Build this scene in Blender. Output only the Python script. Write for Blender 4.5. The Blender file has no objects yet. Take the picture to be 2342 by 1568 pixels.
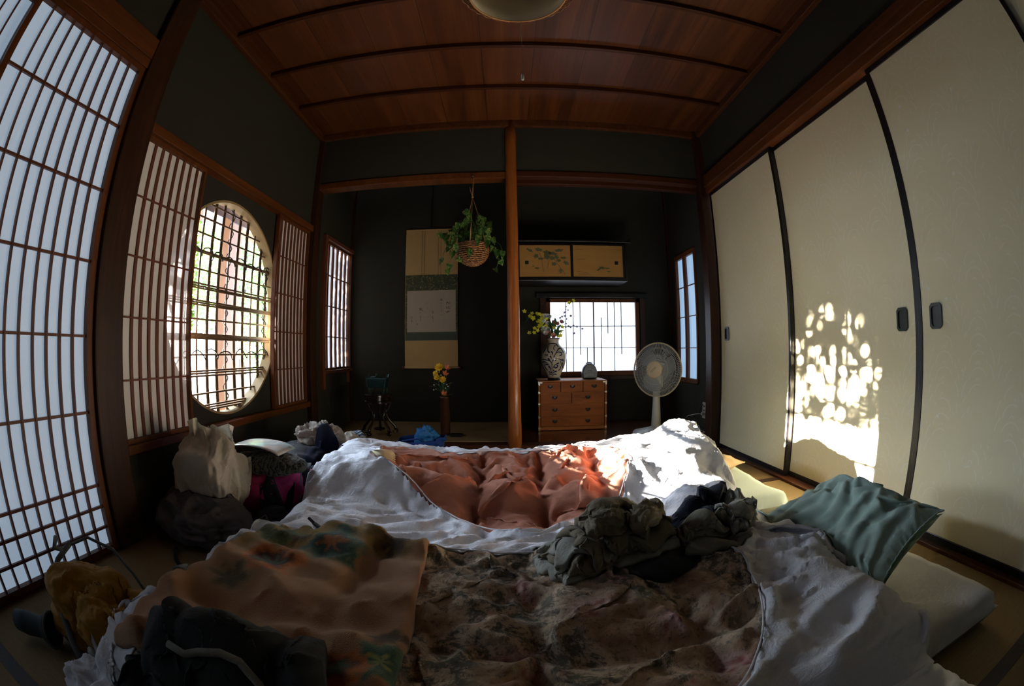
import bpy, math, random
import numpy as np
from mathutils import Vector, Matrix
S = bpy.context.scene
COL = S.collection
PI = math.pi
# ------------------------------------------------------------------ camera, light, exposure
cd = bpy.data.cameras.new('camera'); cam = bpy.data.objects.new('camera', cd); COL.objects.link(cam); S.camera = cam
cd.type = 'PANO'
for holder in (cd, getattr(cd, 'cycles', None)):
    try:
        holder.panorama_type = 'FISHEYE_EQUISOLID'
        holder.fisheye_lens = 1036.69 / 2342 * 36.0
        holder.fisheye_fov = math.radians(185)
    except Exception:
        pass
cd.sensor_width = 36.0; cd.sensor_fit = 'HORIZONTAL'; cd.clip_start = 0.02; cd.clip_end = 200
yaw, pit, rol = -7.41899689e-03, 1.75655161e-02, -1.02716717e-02
R3 = Matrix.Rotation(yaw, 3, 'Z'); R2 = Matrix.Rotation(pit, 3, 'X'); R1 = Matrix.Rotation(-rol, 3, 'Y')
B = Matrix(((1, 0, 0), (0, 0, -1), (0, 1, 0)))
cam.matrix_world = Matrix.Translation((0, 0, .70)) @ (R3 @ R2 @ R1 @ B).to_4x4()
S.view_settings.view_transform = 'Standard'; S.view_settings.look = 'None'; S.view_settings.gamma = 1
S.view_settings.use_curve_mapping = False
S.view_settings.exposure = 1.4
try:
    S.cycles.max_bounces = 10; S.cycles.diffuse_bounces = 6; S.cycles.transmission_bounces = 8; S.cycles.transparent_max_bounces = 16
    S.cycles.sample_clamp_indirect = 4.0; S.cycles.caustics_reflective = False; S.cycles.caustics_refractive = False
    S.cycles.use_denoising = True
    S.cycles.use_guiding = True; S.cycles.use_surface_guiding = True; S.cycles.guiding_training_samples = 48
except Exception:
    pass
W = bpy.data.worlds.new('sky'); S.world = W; W.use_nodes = True
# sky: even pale blue, brighter in a broad lobe above the sun's side of the garden
wn_ = W.node_tree.nodes; wl_ = W.node_tree.links; bg = wn_['Background']
tc_ = wn_.new('ShaderNodeTexCoord'); dp_ = wn_.new('ShaderNodeVectorMath'); dp_.operation = 'DOT_PRODUCT'; dp_.inputs[1].default_value = Vector((-.80, .36, .47)).normalized()
wl_.new(tc_.outputs['Generated'], dp_.inputs[0])
mx_ = wn_.new('ShaderNodeMath'); mx_.operation = 'MAXIMUM'; mx_.inputs[1].default_value = 0; wl_.new(dp_.outputs['Value'], mx_.inputs[0])
pw_ = wn_.new('ShaderNodeMath'); pw_.operation = 'POWER'; pw_.inputs[1].default_value = 7; wl_.new(mx_.outputs[0], pw_.inputs[0])
ml_ = wn_.new('ShaderNodeMath'); ml_.operation = 'MULTIPLY_ADD'; ml_.inputs[1].default_value = 50.0; ml_.inputs[2].default_value = 2.0; wl_.new(pw_.outputs[0], ml_.inputs[0])
bg.inputs[0].default_value = (0.80, 0.96, 1.20, 1); wl_.new(ml_.outputs[0], bg.inputs[1])
sd = bpy.data.lights.new('sun', 'SUN'); sd.energy = 100; sd.angle = math.radians(.55); sd.color = (1, .93, .82)
sun = bpy.data.objects.new('sun', sd); COL.objects.link(sun)
SUN = Vector((2.86, -.285, -.56)).normalized()
sun.rotation_euler = SUN.to_track_quat('-Z', 'Y').to_euler()

# ------------------------------------------------------------------ helpers
def tag(o, label=None, cat=None, group=None, kind=None):
    if label: o['label'] = label
    if cat: o['category'] = cat
    if group: o['group'] = group
    if kind: o['kind'] = kind
    return o
def thing(name, label, cat, loc=(0, 0, 0), group=None, rz=0):
    o = bpy.data.objects.new(name, None); COL.objects.link(o); o.location = loc; o.rotation_euler.z = rz
    o.empty_display_size = .05
    return tag(o, label, cat, group)
def wloc(o):
    v = Vector((0, 0, 0))
    while o is not None: v += o.location; o = o.parent
    return v
class MB:
    def __init__(s): s.v = []; s.f = []
    def add(s, vs, fs):
        k = len(s.v); s.v += [tuple(p) for p in vs]; s.f += [tuple(i + k for i in f) for f in fs]; return s
    def box(s, x0, x1, y0, y1, z0, z1):
        return s.add([(x0, y0, z0), (x1, y0, z0), (x1, y1, z0), (x0, y1, z0), (x0, y0, z1), (x1, y0, z1), (x1, y1, z1), (x0, y1, z1)],
                     [(0, 3, 2, 1), (4, 5, 6, 7), (0, 1, 5, 4), (1, 2, 6, 5), (2, 3, 7, 6), (3, 0, 4, 7)])
    def tube(s, pts, r, n=8, closed=False, cap=True):
        pts = [Vector(p) for p in pts]; m = len(pts)
        rs = r if isinstance(r, (list, tuple)) else [r] * m
        vs = []; nrm = None
        for i, p in enumerate(pts):
            if closed: t = pts[(i + 1) % m] - pts[i - 1]
            else: t = pts[min(i + 1, m - 1)] - pts[max(i - 1, 0)]
            t = t.normalized() if t.length > 1e-9 else Vector((0, 0, 1))
            if nrm is None: nrm = t.orthogonal().normalized()
            nrm = (nrm - t * nrm.dot(t)); nrm = nrm.normalized() if nrm.length > 1e-6 else t.orthogonal().normalized()
            b = t.cross(nrm)
            for k in range(n):
                a = 2 * PI * k / n; vs.append(p + (nrm * math.cos(a) + b * math.sin(a)) * rs[i])
        fs = []
        for i in range(m if closed else m - 1):
            for k in range(n):
                a = i * n + k; b2 = i * n + (k + 1) % n; j = (i + 1) % m
                fs.append((a, b2, j * n + (k + 1) % n, j * n + k))
        if cap and not closed: fs += [tuple(range(n - 1, -1, -1)), tuple(range((m - 1) * n, m * n))]
        return s.add(vs, fs)
    def lathe(s, prof, c=(0, 0, 0), n=32, axis='z', capb=True, capt=True):
        vs = []
        for r, h in prof:
            for k in range(n):
                a = 2 * PI * k / n
                p = (r * math.cos(a), r * math.sin(a), h) if axis == 'z' else (r * math.cos(a), h, r * math.sin(a))
                vs.append((p[0] + c[0], p[1] + c[1], p[2] + c[2]))
        fs = [(i * n + k, i * n + (k + 1) % n, (i + 1) * n + (k + 1) % n, (i + 1) * n + k) for i in range(len(prof) - 1) for k in range(n)]
        m = len(prof)
        if capb: fs.append(tuple(range(n - 1, -1, -1)))
        if capt: fs.append(tuple(range((m - 1) * n, m * n)))
        return s.add(vs, fs)
    def sph(s, c, r, n=10, m=7, sc=(1, 1, 1)):
        prof = [(math.sin(PI * i / m) * r, -math.cos(PI * i / m) * r) for i in range(m + 1)]
        k = len(s.v); s.lathe([(max(a, 1e-4), b) for a, b in prof], (0, 0, 0), n)
        s.v[k:] = [(x * sc[0] + c[0], y * sc[1] + c[1], z * sc[2] + c[2]) for x, y, z in s.v[k:]]
        return s
    def prism(s, poly, a0, a1, axis='y'):
        # poly in the plane across axis; y: (x,z)  x: (y,z)  z: (x,y)
        f = {'y': lambda p, a: (p[0], a, p[1]), 'x': lambda p, a: (a, p[0], p[1]), 'z': lambda p, a: (p[0], p[1], a)}[axis]
        n = len(poly)
        return s.add([f(p, a0) for p in poly] + [f(p, a1) for p in poly],
                     [tuple(range(n))[::-1], tuple(range(n, 2 * n))] + [(i, (i + 1) % n, n + (i + 1) % n, n + i) for i in range(n)])
    def grid(s, P, flip=False):   # P: (a,b,3)
        a, b = P.shape[:2]
        fs = [(i * b + j, i * b + j + 1, (i + 1) * b + j + 1, (i + 1) * b + j) for i in range(a - 1) for j in range(b - 1)]
        if flip: fs = [f[::-1] for f in fs]
        return s.add(P.reshape(-1, 3).tolist(), fs)
    def rot(s, k, M):             # transform verts from index k on
        s.v[k:] = [tuple(M @ Vector(p)) for p in s.v[k:]]; return s
    def build(s, name, mat, parent=None, smooth=False, bevel=0, local=False, recalc=True, auto=None):
        me = bpy.data.meshes.new(name)
        off = Vector((0, 0, 0)) if local or parent is None else wloc(parent)
        me.from_pydata([(p[0] - off.x, p[1] - off.y, p[2] - off.z) for p in s.v], [], s.f); me.update()
        if recalc:
            import bmesh
            b = bmesh.new(); b.from_mesh(me); bmesh.ops.recalc_face_normals(b, faces=b.faces[:]); b.to_mesh(me); b.free()
        if smooth or auto:
            me.polygons.foreach_set('use_smooth', [True] * len(me.polygons))
            if auto:
                try: me.set_sharp_from_angle(angle=math.radians(auto))
                except Exception: pass
        o = bpy.data.objects.new(name, me); COL.objects.link(o); o.parent = parent
        for m_ in (mat if isinstance(mat, (list, tuple)) else [mat]): me.materials.append(m_)
        if bevel:
            md = o.modifiers.new('b', 'BEVEL'); md.width = bevel; md.segments = 2; md.limit_method = 'ANGLE'; md.angle_limit = math.radians(40)
        return o
def copy_tree(o, parent=None):
    c = o.copy(); COL.objects.link(c); c.parent = parent
    for ch in list(o.children): copy_tree(ch, c)
    return c
# ---- materials
def col(c):  # sRGB 0-255 -> linear
    return tuple(((x / 255) / 12.92 if x / 255 <= .04045 else ((x / 255 + .055) / 1.055) ** 2.4) for x in c) + (1,)
class NT:
    def __init__(s, name):
        s.m = bpy.data.materials.new(name); s.m.use_nodes = True; s.t = s.m.node_tree; s.t.nodes.clear()
        s.out = s.n('ShaderNodeOutputMaterial')
    def n(s, typ, ins=None, **kw):
        nd = s.t.nodes.new(typ)
        for k, v in kw.items(): setattr(nd, k, v)
        for k, v in (ins or {}).items():
            if hasattr(v, 'is_output') or isinstance(v, bpy.types.NodeSocket): s.t.links.new(v, nd.inputs[k])
            else: nd.inputs[k].default_value = v
        return nd
    def link(s, a, b): s.t.links.new(a, b)
    def coord(s, scale=(1, 1, 1), rot=(0, 0, 0), loc=(0, 0, 0), kind='Object'):
        tc = s.n('ShaderNodeTexCoord'); mp = s.n('ShaderNodeMapping', {'Vector': tc.outputs[kind], 'Scale': scale, 'Rotation': rot, 'Location': loc})
        return mp.outputs[0]
    def noise(s, vec, scale, detail=4, rough=.55, dist=0):
        return s.n('ShaderNodeTexNoise', {'Vector': vec, 'Scale': scale, 'Detail': detail, 'Roughness': rough, 'Distortion': dist}).outputs['Fac']
    def ramp(s, fac, stops, interp='LINEAR'):
        r = s.n('ShaderNodeValToRGB', {'Fac': fac}); r.color_ramp.interpolation = interp
        e = r.color_ramp.elements
        while len(e) > 1: e.remove(e[-1])
        e[0].position, e[0].color = stops[0][0], stops[0][1] if len(stops[0][1]) == 4 else tuple(stops[0][1]) + (1,)
        for p, c in stops[1:]:
            q = e.new(p); q.color = c if len(c) == 4 else tuple(c) + (1,)
        return r.outputs[0]
    def math(s, op, a, b=0.0, c=None):
        d = {0: a, 1: b}
        if c is not None: d[2] = c
        return s.n('ShaderNodeMath', d, operation=op).outputs[0]
    def mix(s, fac, a, b, mode='MIX'):
        nd = s.n('ShaderNodeMix', data_type='RGBA', blend_type=mode)
        for sock, v in ((nd.inputs[0], fac), (nd.inputs[6], a), (nd.inputs[7], b)):
            if isinstance(v, bpy.types.NodeSocket): s.link(v, sock)
            else: sock.default_value = v
        return nd.outputs[2]
    def bump(s, h, strength=.3, dist=.01):
        return s.n('ShaderNodeBump', {'Height': h, 'Strength': strength, 'Distance': dist}).outputs[0]
    def bsdf(s, color, rough=.7, normal=None, spec=.5, metal=0, sheen=0, coat=0, trans=None, **kw):
        d = {'Base Color': color, 'Roughness': rough, 'Specular IOR Level': spec, 'Metallic': metal, 'Sheen Weight': sheen, 'Coat Weight': coat}
        if normal is not None: d['Normal'] = normal
        d.update(kw)
        b = s.n('ShaderNodeBsdfPrincipled', d)
        if trans:
            t = s.n('ShaderNodeBsdfTranslucent', {'Color': trans[1]}); mx = s.n('ShaderNodeMixShader', {0: trans[0]})
            s.link(b.outputs[0], mx.inputs[1]); s.link(t.outputs[0], mx.inputs[2]); s.link(mx.outputs[0], s.out.inputs[0])
        else: s.link(b.outputs[0], s.out.inputs[0])
        return s.m
def lin(*c): return tuple(c) + (1,)
def wood(name, dark, light, axis='z', rough=.55, scale=1.0, coat=0, spec=.4, contrast=(.3, .7)):
    t = NT(name); k = {'x': (.6, 9, 9), 'y': (9, .6, 9), 'z': (9, 9, .6)}[axis]
    v = t.coord(tuple(q * scale for q in k))
    a = t.noise(v, 3.0, 5, .6, .6); b = t.noise(v, 22, 3, .6)
    f = t.math('ADD', t.math('MULTIPLY', a, .75), t.math('MULTIPLY', b, .25))
    c = t.ramp(f, [(contrast[0], dark), (contrast[1], light)])
    return t.bsdf(c, rough, t.bump(b, .12, .003), spec, coat=coat)
def plain(name, c, rough=.6, spec=.4, metal=0, noise=0, bump=0, bscale=60, **kw):
    t = NT(name); v = t.coord(); nz = t.noise(v, bscale, 4)
    cc = t.mix(nz, tuple(x * (1 - noise) for x in c[:3]) + (1,), tuple(min(1, x * (1 + noise)) for x in c[:3]) + (1,))
    return t.bsdf(cc, rough, t.bump(nz, bump, .002) if bump else None, spec, metal, **kw)
M = {}
t = NT('wall_plaster'); v = t.coord(); n1 = t.noise(v, 260, 3, .7); n2 = t.noise(v, 3, 4)
M['plaster'] = t.bsdf(t.mix(n2, lin(.032, .030, .022), lin(.041, .038, .029)), .95, t.bump(n1, .35, .003), .15)
M['darkwood'] = wood('dark_stained_wood', lin(.016, .006, .003), lin(.060, .021, .008), 'z', .45, spec=.3)
M['darkwood_x'] = wood('dark_stained_beam', lin(.030, .008, .003), lin(.075, .021, .006), 'x', .45, spec=.25)
M['darkwood_y'] = wood('dark_stained_rail', lin(.045, .014, .005), lin(.12, .038, .011), 'y', .4, spec=.3)
M['honey'] = wood('honey_wood', lin(.075, .020, .0045), lin(.17, .053, .013), 'z', .45, spec=.25)
M['honey_y'] = wood('honey_wood_rail', lin(.065, .018, .004), lin(.17, .052, .012), 'y', .4, spec=.3)
M['log'] = wood('polished_log', lin(.15, .036, .006), lin(.37, .115, .022), 'z', .35, .8, coat=.12, spec=.25)
M['redwood'] = wood('red_brown_lattice_wood', lin(.10, .028, .014), lin(.19, .06, .028), 'z', .5)
M['lacquer'] = plain('black_lacquer', lin(.008, .006, .006), .3, .5)
t = NT('ceiling_boards'); v = t.coord((1, 1, 1))
st = t.noise(t.coord((7, .35, 1)), 1.6, 5, .6, .8); fine = t.noise(t.coord((60, 1.2, 1)), 2, 4, .6)
sep = t.n('ShaderNodeSeparateXYZ', {0: v}); fx = t.math('FRACT', t.math('DIVIDE', t.math('ADD', sep.outputs[0], 5.0), .286))
gap = t.math('LESS_THAN', fx, .012)
tone = t.n('ShaderNodeTexWhiteNoise', {'W': t.math('FLOOR', t.math('DIVIDE', t.math('ADD', sep.outputs[0], 5.0), .286))}, noise_dimensions='1D').outputs[0]
c = t.ramp(t.math('ADD', t.math('MULTIPLY', st, .8), t.math('MULTIPLY', fine, .2)), [(.32, lin(.034, .009, .002)), (.5, lin(.078, .021, .004)), (.68, lin(.15, .048, .009))])
c = t.mix(t.math('MULTIPLY', tone, .3), c, lin(.15, .05, .02)); c = t.mix(gap, c, lin(.02, .007, .004))
M['ceil'] = t.bsdf(c, .42, None, .4)
t = NT('tatami_mat'); v = t.coord(); sp = t.n('ShaderNodeSeparateXYZ', {0: v})
w = t.n('ShaderNodeTexWave', {'Vector': v, 'Scale': 55.0, 'Distortion': .25, 'Detail': 2}, wave_type='BANDS', bands_direction='Y').outputs['Fac']
nz = t.noise(t.coord((2, 60, 1)), 4, 3)
c = t.mix(nz, lin(.21, .135, .055), lin(.33, .22, .095)); c = t.mix(t.math('MULTIPLY', w, .35), c, lin(.18, .115, .045))
M['tatami'] = t.bsdf(c, .75, t.bump(w, .5, .002), .3)
t = NT('glowing_shoji_paper'); nz = t.noise(t.coord((1, 1, .6)), 26, 5, .7); nb = t.noise(t.coord(), 2.5, 3)
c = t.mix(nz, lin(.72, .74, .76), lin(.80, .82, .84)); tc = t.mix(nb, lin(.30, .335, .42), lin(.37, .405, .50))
M['paper'] = t.bsdf(lin(.5, .52, .55), .9, None, .1, **{'Emission Color': t.mix(nb, lin(.074, .098, .126), lin(.092, .120, .154)), 'Emission Strength': 1.0})  # self-lit: emission stands in for daylight coming through the paper
t = NT('glowing_alcove_paper'); M['paper5'] = t.bsdf(lin(.7, .7, .7), .9, None, .1, trans=(.5, lin(.14, .14, .14)), **{'Emission Color': lin(.26, .26, .30), 'Emission Strength': 1.0})  # glow added in place of skylight behind the paper; some sun still passes
t = NT('lattice_window_paper'); M['paper2'] = t.bsdf(lin(.82, .81, .80), .9, None, .1, trans=(.05, lin(.9, .9, .9)))
# fusuma paper: cream with faint wave arcs and tiny pink/white flecks
t = NT('fusuma_paper'); v = t.coord(); s3 = t.n('ShaderNodeSeparateXYZ', {0: v}); yy, zz = s3.outputs[1], s3.outputs[2]
def arcs(yy, zz, R, oy):
    cy = t.math('SUBTRACT', t.math('FRACT', t.math('ADD', t.math('DIVIDE', yy, R * 2), oy)), .5)
    row = t.math('DIVIDE', zz, R * .62); cz = t.math('FRACT', row)
    d = t.math('SQRT', t.math('ADD', t.math('POWER', t.math('MULTIPLY', cy, 2.0), 2.0), t.math('POWER', t.math('MULTIPLY', cz, .62), 2.0)))
    rg = t.math('SINE', t.math('MULTIPLY', d, 16.0)); rg = t.math('GREATER_THAN', rg, .90)
    return t.math('MULTIPLY', rg, t.math('LESS_THAN', d, .95))
ar = t.math('MULTIPLY', arcs(yy, zz, .085, 0.0), t.math('GREATER_THAN', t.noise(v, 9, 2), .5))
grn = t.noise(t.coord((1, 6, 40)), 30, 2)
vo = t.n('ShaderNodeTexVoronoi', {'Vector': v, 'Scale': 9.0, 'Randomness': 1.0}); fl = t.math('LESS_THAN', t.math('ADD', vo.outputs['Distance'], t.math('MULTIPLY', t.noise(v, 110, 2), .09)), .105)
vs = t.n('ShaderNodeSeparateColor', {0: vo.outputs['Color']})
c = t.mix(grn, lin(.73, .65, .42), lin(.79, .71, .48)); c = t.mix(t.math('MULTIPLY', ar, .28), c, lin(.90, .88, .80))
c = t.mix(t.math('MULTIPLY', fl, .7), c, t.mix(t.math('GREATER_THAN', vs.outputs[0], .5), lin(.85, .85, .80), lin(.70, .30, .30)))
M['fusuma'] = t.bsdf(c, .6, None, .3)
def glassy(name, alpha=.93, c=(1, 1, 1), rough=.02):
    t = NT(name); tr = t.n('ShaderNodeBsdfTransparent', {'Color': c + (1,)}); g = t.n('ShaderNodeBsdfGlossy', {'Color': (1, 1, 1, 1), 'Roughness': rough})
    mx = t.n('ShaderNodeMixShader', {0: 1 - alpha}); t.link(tr.outputs[0], mx.inputs[1]); t.link(g.outputs[0], mx.inputs[2]); t.link(mx.outputs[0], t.out.inputs[0]); return t.m
M['glass'] = glassy('window_glass')
M['steel'] = plain('dull_steel', lin(.35, .34, .32), .35, .5, 1)

# ------------------------------------------------------------------ room shell
XL, XR, YB, YA, ZC = -1.41, 1.45, 2.92, 3.83, 2.33
YR = -.78
def struct(mb, name, mat, label=None, parent=None, **kw):
    o = mb.build(name, mat, parent, **kw)
    if parent is None: tag(o, label, None, None, 'structure')
    return o
struct(MB().box(XL - .3, XR + .3, YR - .1, YB - .0, -.08, 0), 'floor', M['tatami'], 'woven straw tatami floor of the room')
m = MB()   # tatami cloth borders
for x0, x1, y0, y1 in ((XL, XR, 1.98, 2.03), (XL, XR, .18, .23), (.0, .05, .23, 1.98)): m.box(x0, x1, y0, y1, .0, .0025)
struct(m, 'trim_1', M['darkwood'], 'dark cloth borders of the tatami mats')
struct(MB().box(XL - .2, XR + .2, YR - .1, YB + .1, ZC, ZC + .05), 'ceiling', M['ceil'], 'brown board ceiling')
m = MB()
for y in (1.965 - .445 * 5, 1.965 - .445 * 4, 1.965 - .445 * 3, 1.965 - .445 * 2, 1.965 - .445, 1.965, 2.41): m.box(XL, XR, y - .013, y + .013, ZC - .03, ZC)
struct(m, 'trim_2', M['darkwood_x'], 'dark battens across the ceiling', bevel=.003)
m = MB(); m.box(XL, XL + .035, YR, YB, ZC - .05, ZC); m.box(XR - .035, XR, YR, YB, ZC - .05, ZC); m.box(XL, XR, YB - .035, YB, ZC - .05, ZC)
struct(m, 'trim_3', M['darkwood_y'], 'dark wooden edging between walls and ceiling', bevel=.003)
# left wall: pieces around the big opening (y<.95) and the round window
def ring_wall(x0, x1, y0, y1, z0, z1, cy, cz, r, n=72):
    mb = MB(); out = []; inn = []
    for k in range(n):
        a = 2 * PI * k / n; dy, dz = math.cos(a), math.sin(a)
        sx = min((((y1 - cy) if dy > 0 else (cy - y0)) / max(abs(dy), 1e-6)), (((z1 - cz) if dz > 0 else (cz - z0)) / max(abs(dz), 1e-6)))
        out.append((cy + dy * sx, cz + dz * sx)); inn.append((cy + dy * r, cz + dz * r))
    # snap nearest outer points to the corners
    for c in ((y0, z0), (y0, z1), (y1, z0), (y1, z1)):
        k = min(range(n), key=lambda q: (out[q][0] - c[0]) ** 2 + (out[q][1] - c[1]) ** 2); out[k] = c
    vs = [(x, p[0], p[1]) for x in (x0, x1) for p in out] + [(x, p[0], p[1]) for x in (x0, x1) for p in inn]
    fs = []
    for k in range(n):
        j = (k + 1) % n
        fs += [(k, j, 2 * n + j, 2 * n + k), (n + k, n + j, 3 * n + j, 3 * n + k), (2 * n + k, 2 * n + j, 3 * n + j, 3 * n + k), (k, j, n + j, n + k)]
    return mb.add(vs, fs)
CY, CZ, CR = 1.985, .938, .553
m = ring_wall(XL - .10, XL - .03, 1.12, 2.92, .34, 1.58, CY, CZ, CR)
m.box(XL - .10, XL, 1.12, 2.92, 1.60, ZC); m.box(XL - .10, XL, 1.12, 2.92, -.05, .33)
m.box(XL - .10, XL, YR, 1.02, 1.90, ZC)
struct(m, 'wall_left', M['plaster'], 'dark green-grey plaster wall with the round window')
t = NT('round_window_reveal'); M['reveal'] = t.bsdf(lin(.36, .25, .11), .8)
m = MB(); n = 72; vs = []
for x in (XL - .10, XL - .028):
    for q in (CR, CR - .012):
        for k in range(n): a = 2 * PI * k / n; vs.append((x, CY + q * math.cos(a), CZ + q * math.sin(a)))
fs = []
for k in range(n):
    j = (k + 1) % n; fs += [(n + k, n + j, 3 * n + j, 3 * n + k), (k, j, n + j, n + k), (2 * n + k, 2 * n + j, 3 * n + j, 3 * n + k)]
m.add(vs, fs); struct(m, 'trim_4', M['reveal'], 'tan plaster edge of the round window', smooth=False)
# right wall above fusuma, and end bits
m = MB(); m.box(XR, XR + .1, YR, 2.92, 1.852, ZC); m.box(XR, XR + .1, YR - .05, -.72, 0, 1.85)
struct(m, 'wall_right', M['plaster'], 'dark plaster wall above the sliding doors')
m = MB(); m.box(XL, XR, YB, YB + .06, 1.93, ZC - .0); struct(m, 'wall_back', M['plaster'], 'dark plaster band above the alcove lintels')
m = MB(); m.box(XL - .1, XR + .1, YR - .06, YR, 0, ZC); struct(m, 'wall_rear', M['plaster'], 'dark plaster rear wall behind the beds')
# alcoves
m = MB(); m.box(XL - .12, .32, YA, YA + .08, -.05, 2.5); m.box(1.14, XR + .15, YA, YA + .08, -.05, 2.5); m.box(.32, 1.14, YA, YA + .08, -.05, .48); m.box(.32, 1.14, YA, YA + .08, 1.14, 2.5)
struct(m, 'wall_alcove_back', M['plaster'], 'dark plaster wall at the back of both alcoves')
m = MB(); m.box(XL - .1, XL, 2.98, 3.18, 0, 2.5); m.box(XL - .1, XL, 3.18, YA, 0, .55); m.box(XL - .1, XL, 3.18, YA, 1.60, 2.5); m.box(XL - .1, XL, 3.825, YA, .55, 1.6)
struct(m, 'wall_alcove_left', M['plaster'], 'dark plaster side wall of the left alcove')
m = MB(); m.box(XR, XR + .1, 2.92, 3.22, 0, 2.5); m.box(XR, XR + .1, 3.22, 3.66, 0, .44); m.box(XR, XR + .1, 3.22, 3.66, 1.48, 2.5); m.box(XR, XR + .1, 3.66, YA, 0, 2.5)
struct(m, 'wall_alcove_right', M['plaster'], 'dark plaster side wall of the right alcove')
struct(MB().box(.005, .055, 2.98, YA, 0, 2.5), 'wall_divider', M['plaster'], 'dark plaster wall dividing the two alcoves')
struct(MB().box(XL - .1, XR + .1, 2.94, YA + .1, 2.42, 2.5), 'ceiling_alcove', M['plaster'], 'dark ceiling of the alcoves')
# alcove floors
struct(MB().box(XL, .01, 3.0, YA, -.05, .095), 'floor_alcove_left', M['tatami'], 'straw mat floor of the left alcove')
M['polished'] = wood('polished_floor_board', lin(.035, .010, .004), lin(.12, .04, .014), 'x', .22, 1, coat=.4)
struct(MB().box(.05, XR, 3.0, YA, -.05, .085), 'floor_alcove_right', M['polished'], 'dark polished board floor of the right alcove')
m = MB(); m.box(XL, .0, YB - .02, 3.0, -.02, .09); struct(m, 'trim_5', M['darkwood_x'], 'dark step edge of the left alcove', bevel=.004)
m = MB(); m.box(.06, XR, YB - .02, 3.0, -.02, .085); struct(m, 'trim_6', M['darkwood_x'], 'dark step edge of the right alcove', bevel=.004)
# lintels
m = MB(); m.box(XL + .04, 0, YB - .01, YB + .09, 1.875, 1.925); struct(m, 'trim_7', M['honey_y'], 'reddish lintel over the left alcove', bevel=.005)
m = MB(); m.box(.06, XR - .02, YB - .01, YB + .06, 1.885, 1.93); m.box(.06, XR - .02, YB + .1, YB + .15, 1.87, 2.3); struct(m, 'trim_8', M['darkwood_x'], 'dark lintel over the right alcove', bevel=.005)
# posts
m = MB(); m.box(XL - .09, XL + .045, 2.90, 3.00, 0, ZC); struct(m, 'pillar_1', M['darkwood'], 'dark square corner post left of the alcoves', bevel=.006)
m = MB(); m.box(XR - .06, XR + .08, 2.87, 2.97, 0, ZC); struct(m, 'pillar_2', M['darkwood'], 'dark square corner post right of the alcoves', bevel=.006)
m = MB(); m.box(XL - .1, XL + .04, .985, 1.135, 0, ZC); struct(m, 'pillar_3', M['darkwood'], 'thick dark post between the tall paper door and the window', bevel=.008)
m = MB(); ps = []; rs = []
for i in range(15):
    z = i / 14 * ZC; ps.append((.030 + .004 * math.sin(z * 2.2) + (.004 if z < .5 else 0) * (1 - z * 2), YB + .0 + .003 * math.sin(z * 3), z)); rs.append(.0385 + .008 * max(0, 1 - z / .7) ** 1.5 + .001 * math.sin(z * 9))
m.tube(ps, rs, 24); struct(m, 'pillar_4', M['log'], 'polished natural log pillar between the alcoves', smooth=True)
m = MB(); m.box(XL, XL + .02, 3.79, YA, .09, 2.42); m.box(XR - .02, XR, 3.80, YA, .05, 2.42); struct(m, 'trim_9', M['darkwood'], 'thin dark posts in the alcove corners')
# left wall rails: window head and sill
m = MB(); m.box(XL - .06, XL + .03, 1.135, 2.905, 1.555, 1.60); struct(m, 'trim_10', M['honey_y'], 'brown head rail above the round window', bevel=.003)
m = MB(); m.box(XL - .06, XL + .03, 1.135, 2.905, .325, .36); struct(m, 'trim_11', M['honey_y'], 'brown sill rail below the round window', bevel=.003)
m = MB(); m.box(XL - .08, XL + .03, YR, .985, 1.785, 1.83); m.box(XL - .04, XL + .035, YR, .985, 1.83, 1.93); struct(m, 'trim_12', M['honey_y'], 'brown head rail above the tall paper doors', bevel=.003)
m = MB(); m.box(XL - .08, XL + .02, YR, .985, -.02, .012); struct(m, 'baseboard_left', M['darkwood_y'], 'dark sliding track at the left wall', bevel=.002)
m = MB(); m.box(XL - .005, XL + .012, 1.135, 2.9, 0, .05); struct(m, 'trim_13', M['darkwood_y'], 'dark foot board under the round window')
# right wall head rail
m = MB(); m.box(XR - .02, XR + .08, YR, 2.88, 1.815, 1.862); struct(m, 'trim_14', M['honey_y'], 'orange-brown grooved rail above the sliding doors', bevel=.003)
m = MB(); m.box(XR - .03, XR + .0, YR, 2.88, 1.86, 1.95); struct(m, 'trim_15', M['darkwood_y'], 'dark beam above the sliding doors', bevel=.004)
m = MB(); m.box(XR - .03, XR + .08, YR, 2.88, -.02, .014); struct(m, 'baseboard_right', M['darkwood_y'], 'dark sliding track under the doors', bevel=.002)

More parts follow.
